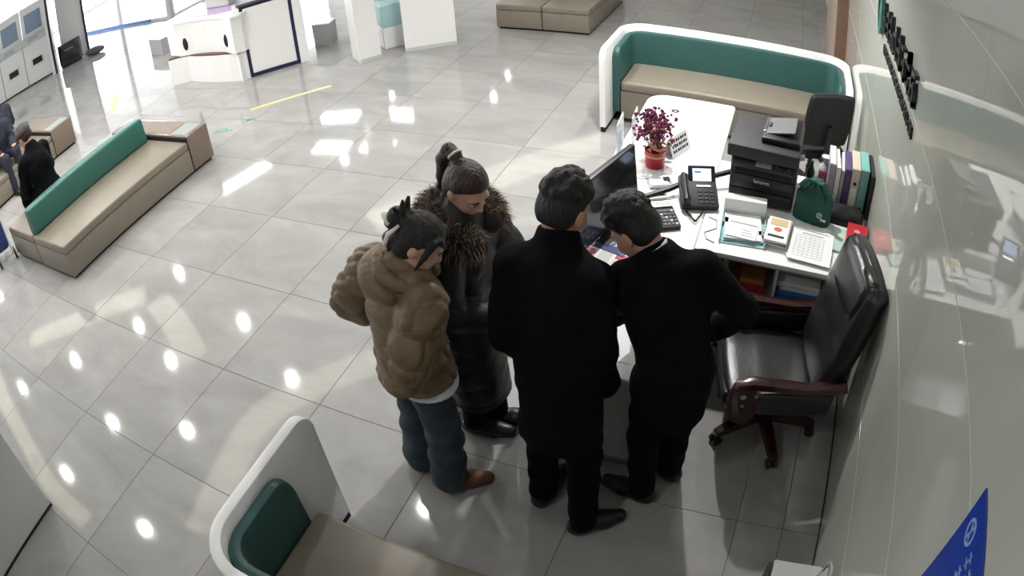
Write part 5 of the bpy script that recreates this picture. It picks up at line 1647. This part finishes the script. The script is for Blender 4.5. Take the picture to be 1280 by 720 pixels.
female_hair(p4, J['head'], R, 'hairbrn', 2, pony=[((0, -.085, .07), (0, -.115, .095), .026, .024), ((0, -.115, .095), (.0, -.155, .08), .024, .03), ((0, -.155, .08), (.0, -.165, .01), .03, .03), ((0, -.165, .01), (0, -.14, -.08), .03, .024), ((0, -.14, -.08), (0, -.12, -.15), .024, .012)])
bm = B(); q = lambda x, y, z: Vector((J['head'] + R @ A_(x, y, z)).tolist())
tube(bm, [q(.028 * math.cos(a), -.118 + .006 * math.sin(a), .094 + .028 * math.sin(a)) for a in np.linspace(0, 2 * PI, 15)[:-1]], .006, 6, closed=True)
obj('hair_tie', bm, 'clip', p4, True, smooth='full')
# fur collar: a soft roll plus thousands of hairs
cen = J['neck'] + A_(.005, 0, -.012)
roll = []
for a in np.linspace(.55, 2 * PI - .55, 26):
    roll.append(A_(cen[0] + .125 * math.cos(a), cen[1] + .155 * math.sin(a), cen[2] + .015 - .075 * math.cos(a) * (1 if math.cos(a) > 0 else .35)))
v = Vol(cen - .32, cen + .32, .009)
for a, b in zip(roll, roll[1:]):
    v.cone(a, b, .052, .052, .02)
vobj('fur_roll', v, 'fur', p4, 1)
fv, ff, gv, gf = [], [], [], []
rg = np.random.default_rng(5)
for k in range(7500):
    i = rg.integers(0, len(roll) - 1)
    p = roll[i] + (roll[i + 1] - roll[i]) * rg.random()
    tdir = roll[i + 1] - roll[i]; tdir /= np.linalg.norm(tdir)
    n = rg.normal(size=3); n -= tdir * (n @ tdir); n /= np.linalg.norm(n)
    out = p - cen; out[2] = 0; out /= np.linalg.norm(out) + 1e-6
    base = p + n * .046
    d = n * .6 + out * .5 + A_(0, 0, -.25) + rg.normal(size=3) * .25
    d /= np.linalg.norm(d)
    L_ = rg.uniform(.028, .065)
    sd = np.cross(d, rg.normal(size=3)); sd /= np.linalg.norm(sd)
    V_, F_ = (fv, ff) if rg.random() < .6 else (gv, gf)
    b0 = len(V_)
    wd = .0018
    bend = A_(0, 0, -.010)
    V_ += [tuple(base - sd * wd), tuple(base + sd * wd), tuple(base + d * L_ * .6 + sd * wd * .7), tuple(base + d * L_ * .6 - sd * wd * .7), tuple(base + d * L_ + bend)]
    F_ += [(b0, b0 + 1, b0 + 2, b0 + 3), (b0 + 3, b0 + 2, b0 + 4)]
obj('fur_hairs', (fv, ff), 'fur', p4, True, kind='stuff')
obj('fur_tips', (gv, gf), 'furtip', p4, True, kind='stuff', label='tan tipped fur hairs')

# ---- seated people on the benches
def seated(label, hip, yaw, dressed, matc, matt, lean=.0, headp=25, headyaw=None, cap=None, foot=.42, hairm='hairblk'):
    f = A_(math.cos(math.radians(yaw)), math.sin(math.radians(yaw)), 0); s_ = A_(f[1], -f[0], 0)   # s_ = the figure's right
    hip = A_(*hip)
    ch = hip + A_(0, 0, .33) + f * (.04 + lean * .5)
    nk = hip + A_(0, 0, .53) + f * (.07 + lean)
    hd = nk + A_(0, 0, .135) + f * .075
    g = lambda a, b, c_: hip + f * a + s_ * b + A_(0, 0, c_)
    J = dict(head=hd, neck=nk, chest=ch, pelvis=hip + A_(0, 0, .03), fwd=hip + f + A_(0, 0, .03), shL=nk - s_ * .165 - A_(0, 0, .085), shR=nk + s_ * .165 - A_(0, 0, .085),
             elL=nk - s_ * .215 - A_(0, 0, .34) + f * .05, elR=nk + s_ * .215 - A_(0, 0, .34) + f * .05, wrL=g(.28, -.12, .14), wrR=g(.28, .12, .14),
             hipL=g(.03, -.09, .03), hipR=g(.03, .09, .03), knL=g(foot, -.11, .06), knR=g(foot, .11, .06), anL=A_(*g(foot + .03, -.11, 0)[:2], .09), anR=A_(*g(foot + .03, .11, 0)[:2], .09),
             toeL=A_(*g(foot + .20, -.12, 0)[:2], .04), toeR=A_(*g(foot + .20, .12, 0)[:2], .04), hdL=f, hdR=f, pnL=A_(0, 0, -1), pnR=A_(0, 0, -1))
    R = frame(headyaw if headyaw is not None else yaw, headp)
    t = person('person', label, J, R, (hip[0], hip[1], 0), h=.009)
    v = coat(t, J, matc, hem=hip[2] - .03, sleeve=(.08, .07, .056), chestr=.165, wr=.008, depth=.78, h=.012)
    finish(v, 'jacket', matc, t)
    legs(t, J, matt, r=(.088, .074, .066), hem=.06)
    shoes(t, J, 'shoe')
    male_hair(t, hd, R, hairm)
    if cap:
        v = Vol(hd - .22, hd + .22, .007)
        q = lambda x, y, z: hd + R @ A_(x, y, z)
        v.ell(q(0, -.012, .062), (.102, .118, .095), R, .01)
        nrm = R @ A_(0, .15, -1)
        v.plane(q(0, 0, .045), nrm)
        v.ell(q(0, .125, .042), (.076, .080, .011), R, .01)
        vobj('cap', v, cap, t, 1)
    return t
seated('seated man in brown peaked cap and black jacket behind the teal backrest', (-1.74, 1.62, .46), 188, None, 'suit', 'trouser', .07, 30, 200, 'cap')
seated('person in dark navy coat seated back turned beyond the rear teal backrest', (-4.93, 2.52, .46), 180, None, 'navycoat', 'trouser', .04, 20)
seated('person in dark navy clothes on the rear bench facing the capped man', (-4.28, 2.08, .46), 0, None, 'navycoat', 'navycoat', .0, 20)
